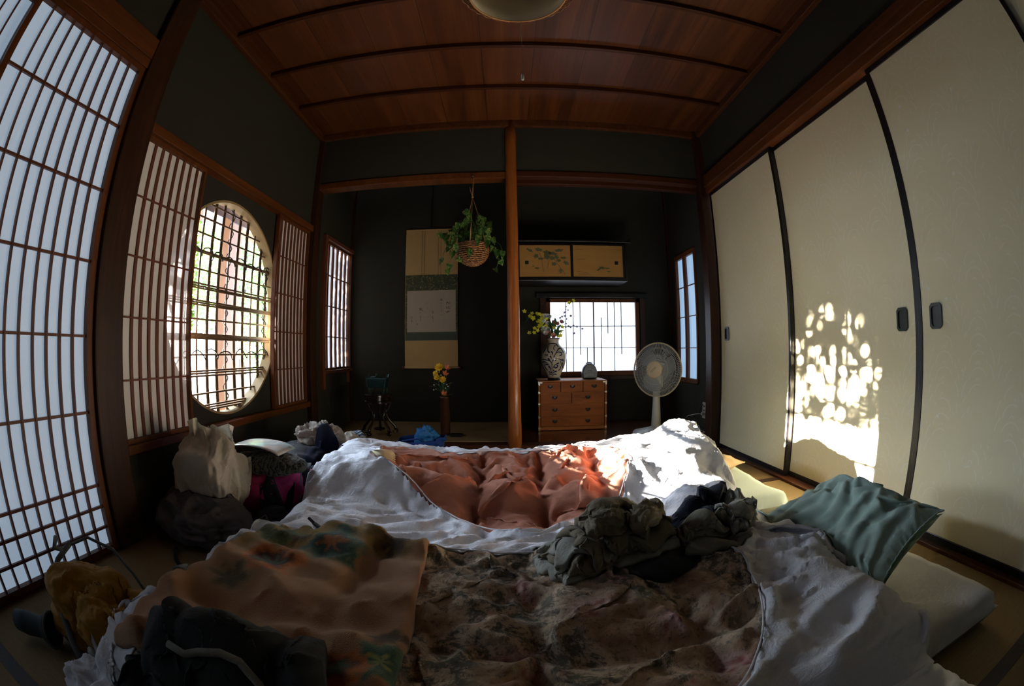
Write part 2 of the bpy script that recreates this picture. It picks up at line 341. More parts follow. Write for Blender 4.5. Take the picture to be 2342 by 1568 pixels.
# ------------------------------------------------------------------ sliding doors on the right (fusuma)
def fusuma(i, x, y0, y1, hy, label):
    b = .022
    o = struct(MB().box(x + .004, x + .022, y0 + b, y1 - b, .035, 1.79), 'door_%d' % i, M['fusuma'], label)
    m = MB(); m.box(x, x + .026, y0, y0 + b, .012, 1.815); m.box(x, x + .026, y1 - b, y1, .012, 1.815); m.box(x, x + .026, y0 + b, y1 - b, 1.79, 1.815); m.box(x, x + .026, y0 + b, y1 - b, .012, .04)
    m.build('door_frame', M['lacquer'], o, bevel=.002)
    if hy:
        h = MB(); w, hh = .031, .045; c = .011
        def octo(w, hh, c): return [(hy - w, .795 - hh + c), (hy - w + c, .795 - hh), (hy + w - c, .795 - hh), (hy + w, .795 - hh + c), (hy + w, .795 + hh - c), (hy + w - c, .795 + hh), (hy - w + c, .795 + hh), (hy - w, .795 + hh - c)]
        A = octo(w, hh, c); Bq = octo(w - .009, hh - .011, c * .7)
        vs = [(x - .001, *p) for p in A] + [(x - .004, *p) for p in A] + [(x - .004, *p) for p in Bq] + [(x + .003, *p) for p in Bq]
        fs = [tuple(range(24, 32))]
        for r in range(3):
            for k in range(8): j = (k + 1) % 8; fs.append((r * 8 + k, r * 8 + j, r * 8 + 8 + j, r * 8 + 8 + k))
        h.add(vs, fs); h.build('door_handle', M['bronze'], o)
    return o
M['bronze'] = plain('dark_bronze', lin(.035, .035, .03), .4, .5, .6, .3, .2, 150)
fusuma(1, XR + .005, 1.985, 2.865, 2.75, 'cream patterned sliding door nearest the alcove, small dark pull beside the corner post')
fusuma(2, XR + .035, 1.085, 2.01, 1.18, 'cream patterned sliding door with sunlight patches on it')
fusuma(3, XR + .005, .195, 1.068, .97, 'large cream sliding door at the picture edge, in the shade')
fusuma(4, XR + .035, -.72, .22, None, 'cream sliding door beyond the frame')

# ------------------------------------------------------------------ tall paper doors on the left (shoji)
def shoji(i, y0, y1, x, label):
    f = MB(); z0, z1 = .012, 1.785; st = .03
    f.box(x, x + .03, y0, y0 + st, z0, z1); f.box(x, x + .03, y1 - st, y1, z0, z1); f.box(x, x + .03, y0 + st, y1 - st, 1.762, z1); f.box(x, x + .03, y0 + st, y1 - st, z0, .03)
    o = struct(f, 'door_%d' % i, M['honey'], label)
    g = MB(); w = .004
    n = max(2, round((y1 - y0 - 2 * st) / .0635))
    for k in range(1, n):
        y = y1 - st - k * .0633
        if y > y0 + st + .01: g.box(x + .004, x + .022, y - w, y + w, .03, 1.762)
    g.build('lattice', M['redwood'], o)
    g = MB()
    for z in (.096, .171, .248, .5, .754, 1.005, 1.259, 1.512): g.box(x + .007, x + .0185, y0 + st, y1 - st, z - .0045, z + .0045)
    g.build('cross_bars', M['redwood'], o)
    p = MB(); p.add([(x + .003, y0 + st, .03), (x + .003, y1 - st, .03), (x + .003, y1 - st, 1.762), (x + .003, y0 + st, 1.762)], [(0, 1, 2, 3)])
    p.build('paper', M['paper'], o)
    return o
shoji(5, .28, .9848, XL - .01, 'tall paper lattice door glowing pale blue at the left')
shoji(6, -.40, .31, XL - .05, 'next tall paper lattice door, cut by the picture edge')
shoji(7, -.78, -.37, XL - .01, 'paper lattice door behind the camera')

# ------------------------------------------------------------------ windows
def lattice_panel(i, y0, y1, x, ys, zs, z0, z1, label, bar=.008, deep=.012, pap='paper2', fr=.016, mat='honey'):
    f = MB(); f.box(x, x + .026, y0, y0 + fr, z0, z1); f.box(x, x + .026, y1 - fr, y1, z0, z1); f.box(x, x + .026, y0 + fr, y1 - fr, z1 - fr, z1); f.box(x, x + .026, y0 + fr, y1 - fr, z0, z0 + fr)
    o = struct(f, 'window_%d' % i, M[mat], label)
    g = MB()
    for y in ys: g.box(x + .004, x + .004 + deep, y - bar / 2, y + bar / 2, z0 + fr, z1 - fr)
    g.build('lattice', M['redwood'], o)
    g = MB()
    for z in zs: g.box(x + .004, x + .0045 + deep, y0 + fr, y1 - fr, z - .0035, z + .0035)
    g.build('cross_bars', M['redwood'], o)
    MB().add([(x + .003, y0 + fr, z0 + fr), (x + .003, y1 - fr, z0 + fr), (x + .003, y1 - fr, z1 - fr), (x + .003, y0 + fr, z1 - fr)], [(0, 1, 2, 3)]).build('paper', M[pap], o)
    return o
lattice_panel(1, 1.137, 1.612, XL - .02, [1.155 + .016 + .0545 * k for k in range(1, 8)], (1.303, 1.066, .832, .596), .36, 1.555, 'paper lattice panel on the near side of the round window', .0165, .006)
lattice_panel(2, 2.425, 2.902, XL - .02, [2.441 + .0505 * k for k in range(1, 9)], (1.303, 1.067, .828, .595), .36, 1.555, 'paper lattice panel on the far side of the round window', .021, .006)
# round window bamboo lattice (outside the opening)
o3 = None
g = MB()
random.seed(4)
for k in range(13):
    y = 1.50 + k * .087
    for d in ((-.006, .006) if k % 3 else (0,)): g.tube([(XL - .085, y + d, .34), (XL - .085, y + d + random.uniform(-.004, .004), 1.54)], .0055, 6)
M['bamboo'] = wood('lattice_bamboo', lin(.05, .028, .012), lin(.16, .09, .04), 'z', .5)
o3 = g.build('window_3', M['bamboo'], None, smooth=True); tag(o3, 'bamboo lattice filling the round window', None, None, 'structure')
g = MB()
zs = [.43, .50, .60, .69, .78, .86, .94, 1.02, 1.10, 1.19, 1.28, 1.36, 1.44]
for k, z in enumerate(zs):
    for d in (((-.011, 0, .011)) if k in (0, 2, 4, 6, 7) else (0,)):
        r = .010 if k in (4, 9) and d == 0 else .005
        g.tube([(XL - .074, 1.46, z + d), (XL - .074, 2.58, z + d + random.uniform(-.006, .006))], r, 6)
g.build('bamboo_cross_bars', M['bamboo'], o3, smooth=True)
g = MB()   # climbing vine bindings
def vine(p0, p1, amp, turns, r=.0035):
    pts = []
    for i in range(turns * 8 + 1):
        f = i / (turns * 8); a = f * turns * 2 * PI + .6 * math.sin(f * 17); p = Vector(p0).lerp(Vector(p1), f); am = amp * (.75 + .25 * math.sin(f * 23))
        if abs(p1[1] - p0[1]) > abs(p1[2] - p0[2]): p += Vector((.016 * math.sin(a), .3 * amp * math.sin(a * 1.3), am * math.cos(a)))
        else: p += Vector((.016 * math.sin(a), am * math.cos(a), 0))
        pts.append(p)
    g.tube(pts, r, 5)
vine((XL - .074, 1.47, 1.19), (XL - .074, 2.56, 1.19), .03, 10); vine((XL - .074, 1.47, .69), (XL - .074, 2.56, .69), .032, 8)
vine((XL - .085, 2.02, .38), (XL - .085, 2.02, 1.5), .012, 13, .003); vine((XL - .085, 2.45, .5), (XL - .085, 2.45, 1.4), .01, 10, .003)
M['vine'] = plain('dark_vine', lin(.02, .018, .012), .8)
g.build('vine_binding', M['vine'], o3, smooth=True)
# left alcove window
o = lattice_panel(4, 3.20, 3.825, XL - .03, [3.235 + .098 * k for k in range(1, 6)], (1.312, 1.067, .823), .56, 1.575, 'paper lattice window in the left alcove side wall', .029, pap='paper5', fr=.018)
m = MB(); m.box(XL - .03, XL + .03, 3.155, 3.20, .42, 1.60); m.box(XL - .03, XL + .03, 3.2, 3.82, 1.575, 1.605); m.box(XL - .03, XL + .03, 3.2, 3.82, .535, .56); m.box(XL - .02, XL + .02, 3.74, 3.77, .44, .535)
struct(m, 'trim_16', M['redwood'], 'reddish frame round the left alcove window', bevel=.002)
# back window (right alcove)
def back_window():
    x0, x1, z0, z1, y = .32, 1.14, .48, 1.14, YA
    f = MB(); f.box(x0, x1, y - .02, y + .03, z1 - .03, z1); f.box(x0, x1, y - .02, y + .03, z0, z0 + .04); f.box(x0, x0 + .035, y - .02, y + .03, z0, z1); f.box(x1 - .035, x1, y - .02, y + .03, z0, z1)
    o = struct(f, 'window_5', M['honey'], 'bright paper window at the back of the right alcove', bevel=.002)
    g = MB(); w = .003
    for x, a, b in ((.49, .52, 1.11), (.552, .52, 1.11), (.613, .66, 1.11), (.798, .52, .98), (.856, .84, 1.11), (.916, .52, 1.11), (.978, .66, 1.11), (.672, .52, .72)): g.box(x - w, x + w, y - .004, y + .008, a, b)
    g.box(.731 - .005, .731 + .005, y - .006, y + .01, .52, 1.11)
    for z in (.905, .72): g.box(x0 + .035, x1 - .035, y - .004, y + .008, z - w, z + w)
    g.build('lattice', M['darkwood'], o)
    MB().add([(x0 + .035, y + .01, .52), (x1 - .035, y + .01, .52), (x1 - .035, y + .01, 1.11), (x0 + .035, y + .01, 1.11)], [(0, 1, 2, 3)]).build('paper', M['paper3'], o)
    return o
t = NT('glowing_back_paper'); M['paper3'] = t.bsdf(lin(.6, .6, .6), .9, None, .1, **{'Emission Color': lin(.75, .86, 1.05), 'Emission Strength': 1.0})  # brightness is emission, standing in for the sky behind this window
back_window()
struct(MB().box(.235, 1.21, YA - .05, YA - .002, 1.145, 1.185), 'trim_17', M['lacquer'], 'dark board above the back window', bevel=.003)
m = MB(); m.box(1.145, 1.19, YA - .03, YA, .45, 1.15); m.box(.27, .318, YA - .03, YA, .45, 1.15); m.box(.27, 1.19, YA - .03, YA, .45, .478); struct(m, 'trim_18', M['darkwood'], 'dark frame round the back window')
# side window (right alcove)
f = MB(); x = XR
f.box(x - .012, x + .03, 3.225, 3.245, .43, 1.49); f.box(x - .012, x + .03, 3.64, 3.665, .43, 1.49); f.box(x - .012, x + .03, 3.245, 3.64, 1.45, 1.49); f.box(x - .012, x + .03, 3.245, 3.64, .425, .463)
o = struct(f, 'window_6', M['honey'], 'bluish paper window in the right alcove side wall', bevel=.002)
g = MB(); g.box(x - .004, x + .012, 3.434, 3.452, .463, 1.45); g.box(x - .008, x + .008, 3.466, 3.484, .463, 1.45)
for z in (1.207, .96, .706): g.box(x - .002, x + .008, 3.245, 3.64, z - .0035, z + .0035)
g.build('lattice', M['redwood'], o)
t = NT('glowing_side_paper'); st = t.noise(t.coord((1, 9, .8)), 3, 3); M['paper4'] = t.bsdf(lin(.5, .55, .6), .9, None, .1, **{'Emission Color': t.mix(st, lin(.05, .09, .14), lin(.15, .23, .33)), 'Emission Strength': 1.0})  # streaky blue daylight put into the paper as emission
MB().add([(x + .014, 3.245, .463), (x + .014, 3.64, .463), (x + .014, 3.64, 1.45), (x + .014, 3.245, 1.45)], [(0, 1, 2, 3)]).build('paper', M['paper4'], o)
for nm, sx, sz, lx, ly, lz, ry in (('portal_round', 1.1, 1.1, XL - .02, 1.985, .938, -PI / 2),):
    pl = bpy.data.lights.new(nm, 'AREA'); pl.shape = 'RECTANGLE'; pl.size = sx; pl.size_y = sz; pl.cycles.is_portal = True
    po = bpy.data.objects.new(nm, pl); COL.objects.link(po); po.location = (lx, ly, lz); po.rotation_euler = (0, ry, 0)
# ------------------------------------------------------------------ outside: veranda and garden
struct(MB().box(XL - .10, XL - 1.10, -3, 7, -.12, -.05), 'floor_veranda', wood('veranda_board', lin(.10, .05, .025), lin(.22, .12, .06), 'y', .4), 'wooden veranda floor outside the round window')
m = MB(); m.prism([(XL - .05, 2.35), (XL - .05, 2.45), (XL - 1.75, 2.12), (XL - 1.75, 2.05)], -3, 7, 'y'); m.box(XL - 1.10, XL - 1.04, -3, 7, 1.86, 2.25)
m.box(XL - 1.1, XL - .1, -3.05, -3, -.1, 2.3)
struct(m, 'roof', M['darkwood_y'], 'veranda roof and eave board')
M['pine'] = wood('orange_pine', lin(.30, .11, .022), lin(.42, .18, .045), 'z', .5)  # orange wood, one tone for all the veranda frames
m = MB(); xq = XL - 1.02
for y in (-2.6, -1.7, -.75, .15, 1.02): m.box(xq - .03, xq, y, y + .07, -.05, 1.86)
m.box(xq - .03, xq, 2.40, 2.56, -.05, 1.86); m.box(xq - .03, xq, 3.17, 3.26, -.05, 1.86); m.box(xq - .07, xq - .03, 3.34, 3.53, -.05, 1.86); m.box(xq - .03, xq, 4.25, 4.33, -.05, 1.86); m.box(xq - .03, xq, 5.3, 5.4, -.05, 1.86); m.box(xq - .03, xq, 6.3, 6.4, -.05, 1.86)  # wide first post is added out of view to keep sun off the far fusuma
m.box(xq - .03, xq, -3, 7, -.05, .02)
o = struct(m, 'window_7', M['pine'], 'orange pine frames of the outer veranda doors, one post added to block sun')
MB().add([(xq - .015, -3, 0), (xq - .015, 7, 0), (xq - .015, 7, 1.86), (xq - .015, -3, 1.86)], [(0, 1, 2, 3)]).build('glass', M['glass'], o)
t = NT('garden_gravel'); n1 = t.noise(t.coord(), 14, 5); M['ground'] = t.bsdf(t.mix(n1, lin(.32, .30, .27), lin(.46, .44, .40)), .9)
struct(MB().box(-30, XL - .2, -12, 30, -.6, -.45), 'ground', M['ground'], 'pale garden ground')
struct(MB().box(XR + .1, 12, -12, 30, -.6, -.45).box(-1.6, XR + .1, YA + .1, 30, -.6, -.45), 'ground_side', M['ground'], 'pale ground behind the house')
t = NT('leaf'); oi = t.noise(t.coord(), 3, 2); M['leaf_out'] = t.bsdf(t.mix(oi, lin(.018, .055, .010), lin(.09, .17, .03)), .5, trans=(.45, lin(.12, .24, .03)))
M['bark'] = plain('bark', lin(.06, .04, .025), .9, bump=.5, noise=.3, bscale=30)
def leaves(mb, pts, rng, size, asp=.42):
    for p in pts:
        a = Vector((rng.gauss(0, 1), rng.gauss(0, 1), rng.gauss(0, .7))).normalized(); b = a.orthogonal().normalized()
        b = (Matrix.Rotation(rng.uniform(0, 6.28), 3, a) @ b); c = a.cross(b); L = size * rng.uniform(.6, 1.3); w = L * asp
        p = Vector(p); mb.add([p, p + a * L * .45 + b * w * .5 + c * L * .06, p + a * L, p + a * L * .45 - b * w * .5 + c * L * .06], [(0, 1, 2, 3)])
def plant(name, label, cat, base, stems, clumps, size, seed, group=None):
    rng = random.Random(seed); o = thing(name, label, cat, base, group)
    m = MB()
    for pts, r in stems: m.tube(pts, [r * (1 - .75 * i / (len(pts) - 1)) for i in range(len(pts))], 7)
    m.build('trunk', M['bark'], o, smooth=True)
    m = MB()
    for (cx, cy, cz), (rx, ry, rz), n in clumps:
        ps = []
        while len(ps) < n:
            q = Vector((rng.uniform(-1, 1), rng.uniform(-1, 1), rng.uniform(-1, 1)))
            if q.length < 1 and rng.random() < .35 + .65 * q.length: ps.append((cx + q.x * rx, cy + q.y * ry, cz + q.z * rz))
        leaves(m, ps, rng, size)
    m.build('foliage', M['leaf_out'], o, recalc=False)
    return o
# sun-side shrub: throws the dappled light
rng = random.Random(11)
o = thing('garden_shrub', 'leafy garden shrub beyond the veranda throwing dappled shade', 'shrub', (-3.7, 2.4, -.45))
m = MB()
for k in range(9):
    y = 1.55 + k * .2; m.tube([(-3.7, 2.4 + (y - 2.4) * .3, -.45), (-3.68, y + .05, .6), (-3.7, y, 1.3), (-3.66, y + .1, 1.95)], [.02, .013, .008, .004], 6)
m.build('stems', M['bark'], o, smooth=True)
ps = []
while len(ps) < 7000:
    y = rng.uniform(1.3, 4.25); z = rng.uniform(1.0, 2.0)
    # (fy, fz): where the sun carries this leaf's shadow on the right wall
    fy = y - .0997 * 5.15; fz = z - .196 * 5.15
    if y > 3.35: d = .6
    elif z < 1.17: d = .0
    elif fz < .36: d = .006 + (.10 if 1.50 < fy < 1.78 else 0)
    elif fz < .66: d = .40 + .25 * math.sin(fy * 17 + fz * 21) + (.25 if 1.42 < fy < 1.52 else 0)
    elif fz < .95: d = .93
    else: d = 1
    if rng.random() < d: ps.append((-3.7 + rng.gauss(0, .05), y, z))
m = MB(); leaves(m, ps, rng, .085, .55); m.build('foliage', M['leaf_out'], o, recalc=False)
plant('garden_tree', 'green garden tree seen through the round window', 'tree', (-5.2, 8.1, -.45), [([(-5.2, 7.6, -.45), (-5.1, 7.5, 1.2), (-5.3, 7.8, 3.2)], .12), ([(-5.15, 7.55, 1.0), (-4.5, 7.0, 2.4)], .05)],
      [((-5.3, 7.9, 2.9), (1.3, 1.6, 1.3), 2600), ((-4.4, 7.4, 1.6), (1.0, 1.2, .8), 1500), ((-5.0, 9.0, 1.6), (1.2, 1.2, .9), 1200)], .17, 3)
plant('garden_bush', 'broad green bush in the garden seen through the bamboo lattice', 'bush', (-3.6, 6.0, -.45), [([(-3.6, 6.0, -.45), (-3.6, 6.0, .8)], .04), ([(-3.5, 6.2, -.45), (-3.2, 6.4, 1.3)], .03)],
      [((-3.5, 6.4, 1.5), (.8, .9, .9), 2000), ((-3.3, 5.6, .9), (.5, .6, .6), 700)], .12, 5)
plant('garden_tree', 'taller tree far down the garden', 'tree', (-8.5, 9.5, -.45), [([(-8.5, 9.5, -.45), (-8.4, 9.4, 2), (-8.6, 9.6, 4.5)], .16)],
      [((-8.5, 9.6, 4.0), (2.0, 2.4, 1.8), 2200), ((-7.6, 9.0, 2.2), (1.4, 1.6, 1.0), 1400)], .22, 7)
struct(MB().box(3.3, 3.4, -4, 9, -.5, 3.2), 'wall_shade_east', plain('grey_render', lin(.30, .33, .36), .9), 'added unseen grey wall cutting skylight at the right alcove side window')  # out-of-view wall, added to dim the side window

m = MB(); m.box(-9.2, -8.2, -9, 1.75, -.5, 3.2); struct(m, 'wall_sun_block_west', plain('pale_render', lin(.45, .47, .48), .9), 'added unseen wall keeping the sun off the tall paper doors')  # invented building mass out of view, blocks direct sun on the left shoji

m = MB()  # added out-of-view fence; its top sets where sun begins on the bed
for k in range(16): m.box(-4.0, -3.97, 1.0 + k * .1625, 1.1635 + k * .1625, -.45, 1.075)
m.box(-3.97, -3.93, 1.0, 3.6, .9, .98); m.box(-3.97, -3.93, 1.0, 3.6, -.1, -.02)
struct(m, 'wall_sun_block_fence', M['darkwood'], 'added unseen board fence cutting the low sun off the bed')
# ------------------------------------------------------------------ cloth: a small position-based solver
def vnoise(x, y, seed, f):
    r = np.random.RandomState(seed); T = r.rand(64, 64)
    x = np.asarray(x) * f + 17.3; y = np.asarray(y) * f + 9.1
    xi = np.floor(x).astype(int); yi = np.floor(y).astype(int); fx = x - xi; fy = y - yi
    fx = fx * fx * (3 - 2 * fx); fy = fy * fy * (3 - 2 * fy)
    g = lambda i, j: T[i % 64, j % 64]
    return (g(xi, yi) * (1 - fx) + g(xi + 1, yi) * fx) * (1 - fy) + (g(xi, yi + 1) * (1 - fx) + g(xi + 1, yi + 1) * fx) * fy - .5
def fbm(x, y, seed, f, o=3):
    return sum(vnoise(x, y, seed + k, f * 2 ** k) * .5 ** k for k in range(o))
def vnoise3(X, seed, f):
    r = np.random.RandomState(seed); T = r.rand(32, 32, 32); X = np.asarray(X) * f + 50.7; I = np.floor(X).astype(int); F_ = X - I; F_ = F_ * F_ * (3 - 2 * F_); out = 0
    for a in (0, 1):
        for b in (0, 1):
            for c in (0, 1):
                w = (F_[..., 0] if a else 1 - F_[..., 0]) * (F_[..., 1] if b else 1 - F_[..., 1]) * (F_[..., 2] if c else 1 - F_[..., 2])
                out = out + w * T[(I[..., 0] + a) % 32, (I[..., 1] + b) % 32, (I[..., 2] + c) % 32]
    return out - .5
def creases(X, seed, f, o=3, stretch=(1, 1, 1), warp=.35):
    """soft cloth folds: warped ridged noise, about -.5 .. .5"""
    X = np.asarray(X, float); Wp = np.stack([vnoise3(X, seed + 11 + k, f * .5) for k in range(3)], -1) * (warp / f * 2.2)
    Y = (X + Wp) / np.array(stretch); out = 0; am = 1; tot = 0
    for k in range(o):
        n_ = vnoise3(Y + (Wp * .5 if k else 0), seed + k, f * 1.9 ** k); rg = 1 - np.sqrt((n_ * 4.2) ** 2 + .004); out = out + am * np.clip(rg, -.6, 1); tot += am; am *= .5
    return out / tot - .25
def folds2(x, y, seed, f, ang=0., st_=3., o=3, warp=.4):
    c, s = math.cos(ang), math.sin(ang); X = np.stack([x * c + y * s, -x * s + y * c, 0 * x], -1); return creases(X, seed, f, o, (st_, 1, 1), warp)
def sm(a, b, x): t_ = np.clip((x - a) / (b - a), 0, 1); return t_ * t_ * (3 - 2 * t_)
def _con(P, A, Bx, L, k, W):
    d = P[Bx] - P[A]; n = np.sqrt((d * d).sum(-1)) + 1e-9; wa, wb = W[A], W[Bx]; ws = wa + wb + 1e-9
    c = (k * (n - L) / n / ws)[..., None] * d; P[A] += c * wa[..., None]; P[Bx] -= c * wb[..., None]
def relax(P, ex=(1.1, 1.1), its=200, coll=None, pin=None, g=-.0004, damp=.96, bend=.15, shear=.3, force=None, rest=None, wind=None):
    """P (a,b,3). ex: how much longer the cloth is than the space it lies in, per direction (scalars or arrays)."""
    P = P.copy(); R0 = P.copy() if rest is None else rest; V = np.zeros_like(P); a, b = P.shape[:2]
    W = np.ones((a, b)) if pin is None else 1.0 - pin
    W = np.maximum(W, 1e-4)
    S_ = slice
    def L(A, Bx): return np.sqrt(((R0[Bx] - R0[A]) ** 2).sum(-1))
    cs = []
    e0 = np.broadcast_to(np.asarray(ex[0], float), (a, b)); e1 = np.broadcast_to(np.asarray(ex[1], float), (a, b))
    for st in (0, 1):
        n = (a - st) // 2 * 2
        A, Bx = (S_(st, st + n, 2),), (S_(st + 1, st + n, 2),)
        cs.append((A, Bx, L(A, Bx) * e0[A], 1.0))
        n = (b - st) // 2 * 2
        A, Bx = (S_(None), S_(st, st + n, 2)), (S_(None), S_(st + 1, st + n, 2))
        cs.append((A, Bx, L(A, Bx) * e1[A], 1.0))
    for st in (0, 1):
        n = (a - st) // 2 * 2
        for (c0, c1) in (((0, b - 1), (1, b)), ((1, b), (0, b - 1))):
            A, Bx = (S_(st, st + n, 2), S_(*c0)), (S_(st + 1, st + n, 2), S_(*c1))
            cs.append((A, Bx, L(A, Bx) * ((e0 + e1) / 2)[A], shear))
    for st in (0, 1, 2, 3):
        if bend:
            for ax in (0, 1):
                N = a if ax == 0 else b
                i = np.arange(st, N - 2, 4)
                if ax == 0: A, Bx = (i,), (i + 2,)
                else: A, Bx = (S_(None), i), (S_(None), i + 2)
                cs.append((A, Bx, L(A, Bx) * (e0 if ax == 0 else e1)[A], bend))
    for it in range(its):
        V *= damp; V[..., 2] += g
        if force is not None: V += force(P, it)
        Q = P + V * W[..., None]
        for A, Bx, l, k in cs: _con(Q, A, Bx, l, k, W)
        if coll is not None: coll(Q)
        V = np.clip(Q - P, -.02, .02); P = Q
    return P
def smooth(P, n=1, keep=.5):
    for _ in range(n):
        Q = P.copy(); Q[1:-1] += (P[2:] + P[:-2] - 2 * P[1:-1]) * .25 * keep; R_ = Q.copy(); R_[:, 1:-1] += (Q[:, 2:] + Q[:, :-2] - 2 * Q[:, 1:-1]) * .25 * keep; P = R_
    return P
def in_poly(x, y, poly):
    x = np.asarray(x); y = np.asarray(y); r = np.zeros(x.shape, bool); n = len(poly); j = n - 1
    for i in range(n):
        (xi, yi), (xj, yj) = poly[i], poly[j]
        r ^= ((yi > y) != (yj > y)) & (x < (xj - xi) * (y - yi) / (yj - yi + 1e-12) + xi); j = i
    return r
def spline(pts, n=8):   # closed Catmull-Rom
    out = []; m = len(pts)
    for i in range(m):
        p0, p1, p2, p3 = (np.array(pts[(i + k) % m], float) for k in (-1, 0, 1, 2))
        for k in range(n):
            t_ = k / n; out.append(.5 * (2 * p1 + (p2 - p0) * t_ + (2 * p0 - 5 * p1 + 4 * p2 - p3) * t_ ** 2 + (3 * p1 - p0 - 3 * p2 + p3) * t_ ** 3))
    return [tuple(q) for q in out]
def pdist(x, y, poly):  # distance to a closed polyline and the nearest point
    X = np.stack([np.asarray(x), np.asarray(y)], -1); best = np.full(X.shape[:-1], 9.); near = np.zeros_like(X)
    for i in range(len(poly)):
        a = np.array(poly[i]); b = np.array(poly[(i + 1) % len(poly)]); ab = b - a
        t_ = np.clip(((X - a) @ ab) / (ab @ ab + 1e-12), 0, 1); q = a + t_[..., None] * ab; d = np.linalg.norm(X - q, axis=-1)
        k = d < best; best = np.where(k, d, best); near = np.where(k[..., None], q, near)
    return best, near
class Layer:
    """A height record: what lies on the floor so far, so that later things can rest on it."""
    def __init__(s, x0, x1, y0, y1, h): s.x0, s.y0, s.h = x0, y0, h; s.Z = np.zeros((int((x1 - x0) / h) + 2, int((y1 - y0) / h) + 2))
    def at(s, x, y):
        u = np.clip((x - s.x0) / s.h, 0, s.Z.shape[0] - 1.001); v = np.clip((y - s.y0) / s.h, 0, s.Z.shape[1] - 1.001)
        i = u.astype(int); j = v.astype(int); fu = u - i; fv = v - j; Z = s.Z
        return (Z[i, j] * (1 - fu) + Z[i + 1, j] * fu) * (1 - fv) + (Z[i, j + 1] * (1 - fu) + Z[i + 1, j + 1] * fu) * fv
    def put(s, P, extra=0):
        Q = P
        for _ in range(4):
            if max(np.abs(np.diff(Q[..., :2], axis=0)).max(), np.abs(np.diff(Q[..., :2], axis=1)).max()) < s.h * .9: break
            R_ = np.empty((Q.shape[0] * 2 - 1, Q.shape[1], 3)); R_[::2] = Q; R_[1::2] = (Q[1:] + Q[:-1]) / 2
            Q = np.empty((R_.shape[0], R_.shape[1] * 2 - 1, 3)); Q[:, ::2] = R_; Q[:, 1::2] = (R_[:, 1:] + R_[:, :-1]) / 2
        for Q in (Q,):
            i = np.round((Q[..., 0] - s.x0) / s.h).astype(int).ravel(); j = np.round((Q[..., 1] - s.y0) / s.h).astype(int).ravel(); z = Q[..., 2].ravel() + extra
            ok = (i >= 0) & (j >= 0) & (i < s.Z.shape[0]) & (j < s.Z.shape[1]); np.maximum.at(s.Z, (i[ok], j[ok]), z[ok])
LAY = Layer(-1.4, 1.45, -.6, 2.7, .01)
def drape(P, ex, its, clear=.003, **kw):
    def coll(Q):
        z = LAY.at(Q[..., 0], Q[..., 1]) + clear; m = Q[..., 2] < z; Q[..., 2][m] = z[m]
    return relax(P, ex, its, coll, **kw)
def slab_pad(name, label, cat, x0, x1, y0, y1, th, mat, seed, side=None, quilt=.0):
    """a futon mattress: rounded, slightly lumpy pad"""
    o = thing(name, label, cat, ((x0 + x1) / 2, (y0 + y1) / 2, 0))
    nx, ny = 70, 40; u, v = np.meshgrid(np.linspace(0, 1, nx), np.linspace(0, 1, ny), indexing='ij')
    wob = lambda s_: fbm(u * 3, v * 3, seed + s_, 1.5) * .03
    x = x0 + (x1 - x0) * u + wob(1); y = y0 + (y1 - y0) * v + wob(2)
    e = np.minimum(np.minimum(u, 1 - u) * (x1 - x0), np.minimum(v, 1 - v) * (y1 - y0)); r = np.sqrt(np.clip(1 - (1 - np.clip(e / .045, 0, 1)) ** 2, 0, 1))
    z = th * (.5 + .5 * r) + fbm(x, y, seed + 3, 4) * .01 * r + .003 * vnoise(x, y, seed + 6, 40)
    P = np.stack([x, y, z], -1); m = MB(); m.grid(P)
    Q = P.copy(); Q[..., 2] = np.maximum(th * (.5 - .5 * r), .002); k = len(m.v); m.grid(Q, True)
    n = nx * ny
    ring = [i * ny for i in range(nx)] + [(nx - 1) * ny + j for j in range(1, ny)] + [i * ny + ny - 1 for i in range(nx - 2, -1, -1)] + [j for j in range(ny - 2, 0, -1)]
    m.f += [(ring[i], ring[(i + 1) % len(ring)], k + ring[(i + 1) % len(ring)], k + ring[i]) for i in range(len(ring))]
    m.build('pad', mat, o, smooth=True); LAY.put(P)
    return o
# fabric materials
def fabric(name, c1, c2, rough=.9, weave=900, bump=.25, sheen=.1, wr=0, **kw):
    t = NT(name); v = t.coord(); a = t.noise(v, 6, 4); w = t.noise(v, weave, 2); h = w
    if wr: h = t.math('ADD', t.math('MULTIPLY', t.noise(v, wr, 4, .6, 1.2), 4.0), w)
    return t.bsdf(t.mix(a, c1, c2), rough, t.bump(h, bump, .0025), .15, sheen=sheen, **kw)
M['white_cotton'] = fabric('white_cotton', lin(.78, .78, .82), lin(.84, .84, .87), bump=.6, wr=38)
M['white_cotton2'] = fabric('grey_white_cotton', lin(.40, .39, .39), lin(.48, .47, .47), wr=30)
M['terra'] = fabric('terracotta_quilt_cloth', lin(.36, .14, .085), lin(.46, .185, .115), .75, 700, .3, wr=34)
M['pale_green'] = fabric('pale_green_sheet', lin(.50, .60, .55), lin(.60, .68, .64), wr=30)
M['maroon'] = fabric('maroon_mattress_cloth', lin(.22, .05, .04), lin(.28, .07, .05))
M['green_cloth'] = fabric('sage_green_pillow_cloth', lin(.29, .38, .32), lin(.36, .45, .38), wr=22)
M['tan_cloth'] = fabric('tan_pillow_cloth', lin(.50, .36, .20), lin(.60, .44, .26))
t = NT('floral_quilt_cloth'); v = t.coord()
dv = t.n('ShaderNodeVectorMath', {0: v, 1: t.n('ShaderNodeVectorMath', {0: t.n('ShaderNodeTexNoise', {'Vector': v, 'Scale': 7.0, 'Detail': 2.0}).outputs['Color'], 'Scale': .09}, operation='SCALE').outputs[0]}, operation='ADD').outputs[0]
n1 = t.noise(dv, 7, 3); n2 = t.noise(dv, 30, 7, .8); n3 = t.noise(dv, 85, 5, .8)
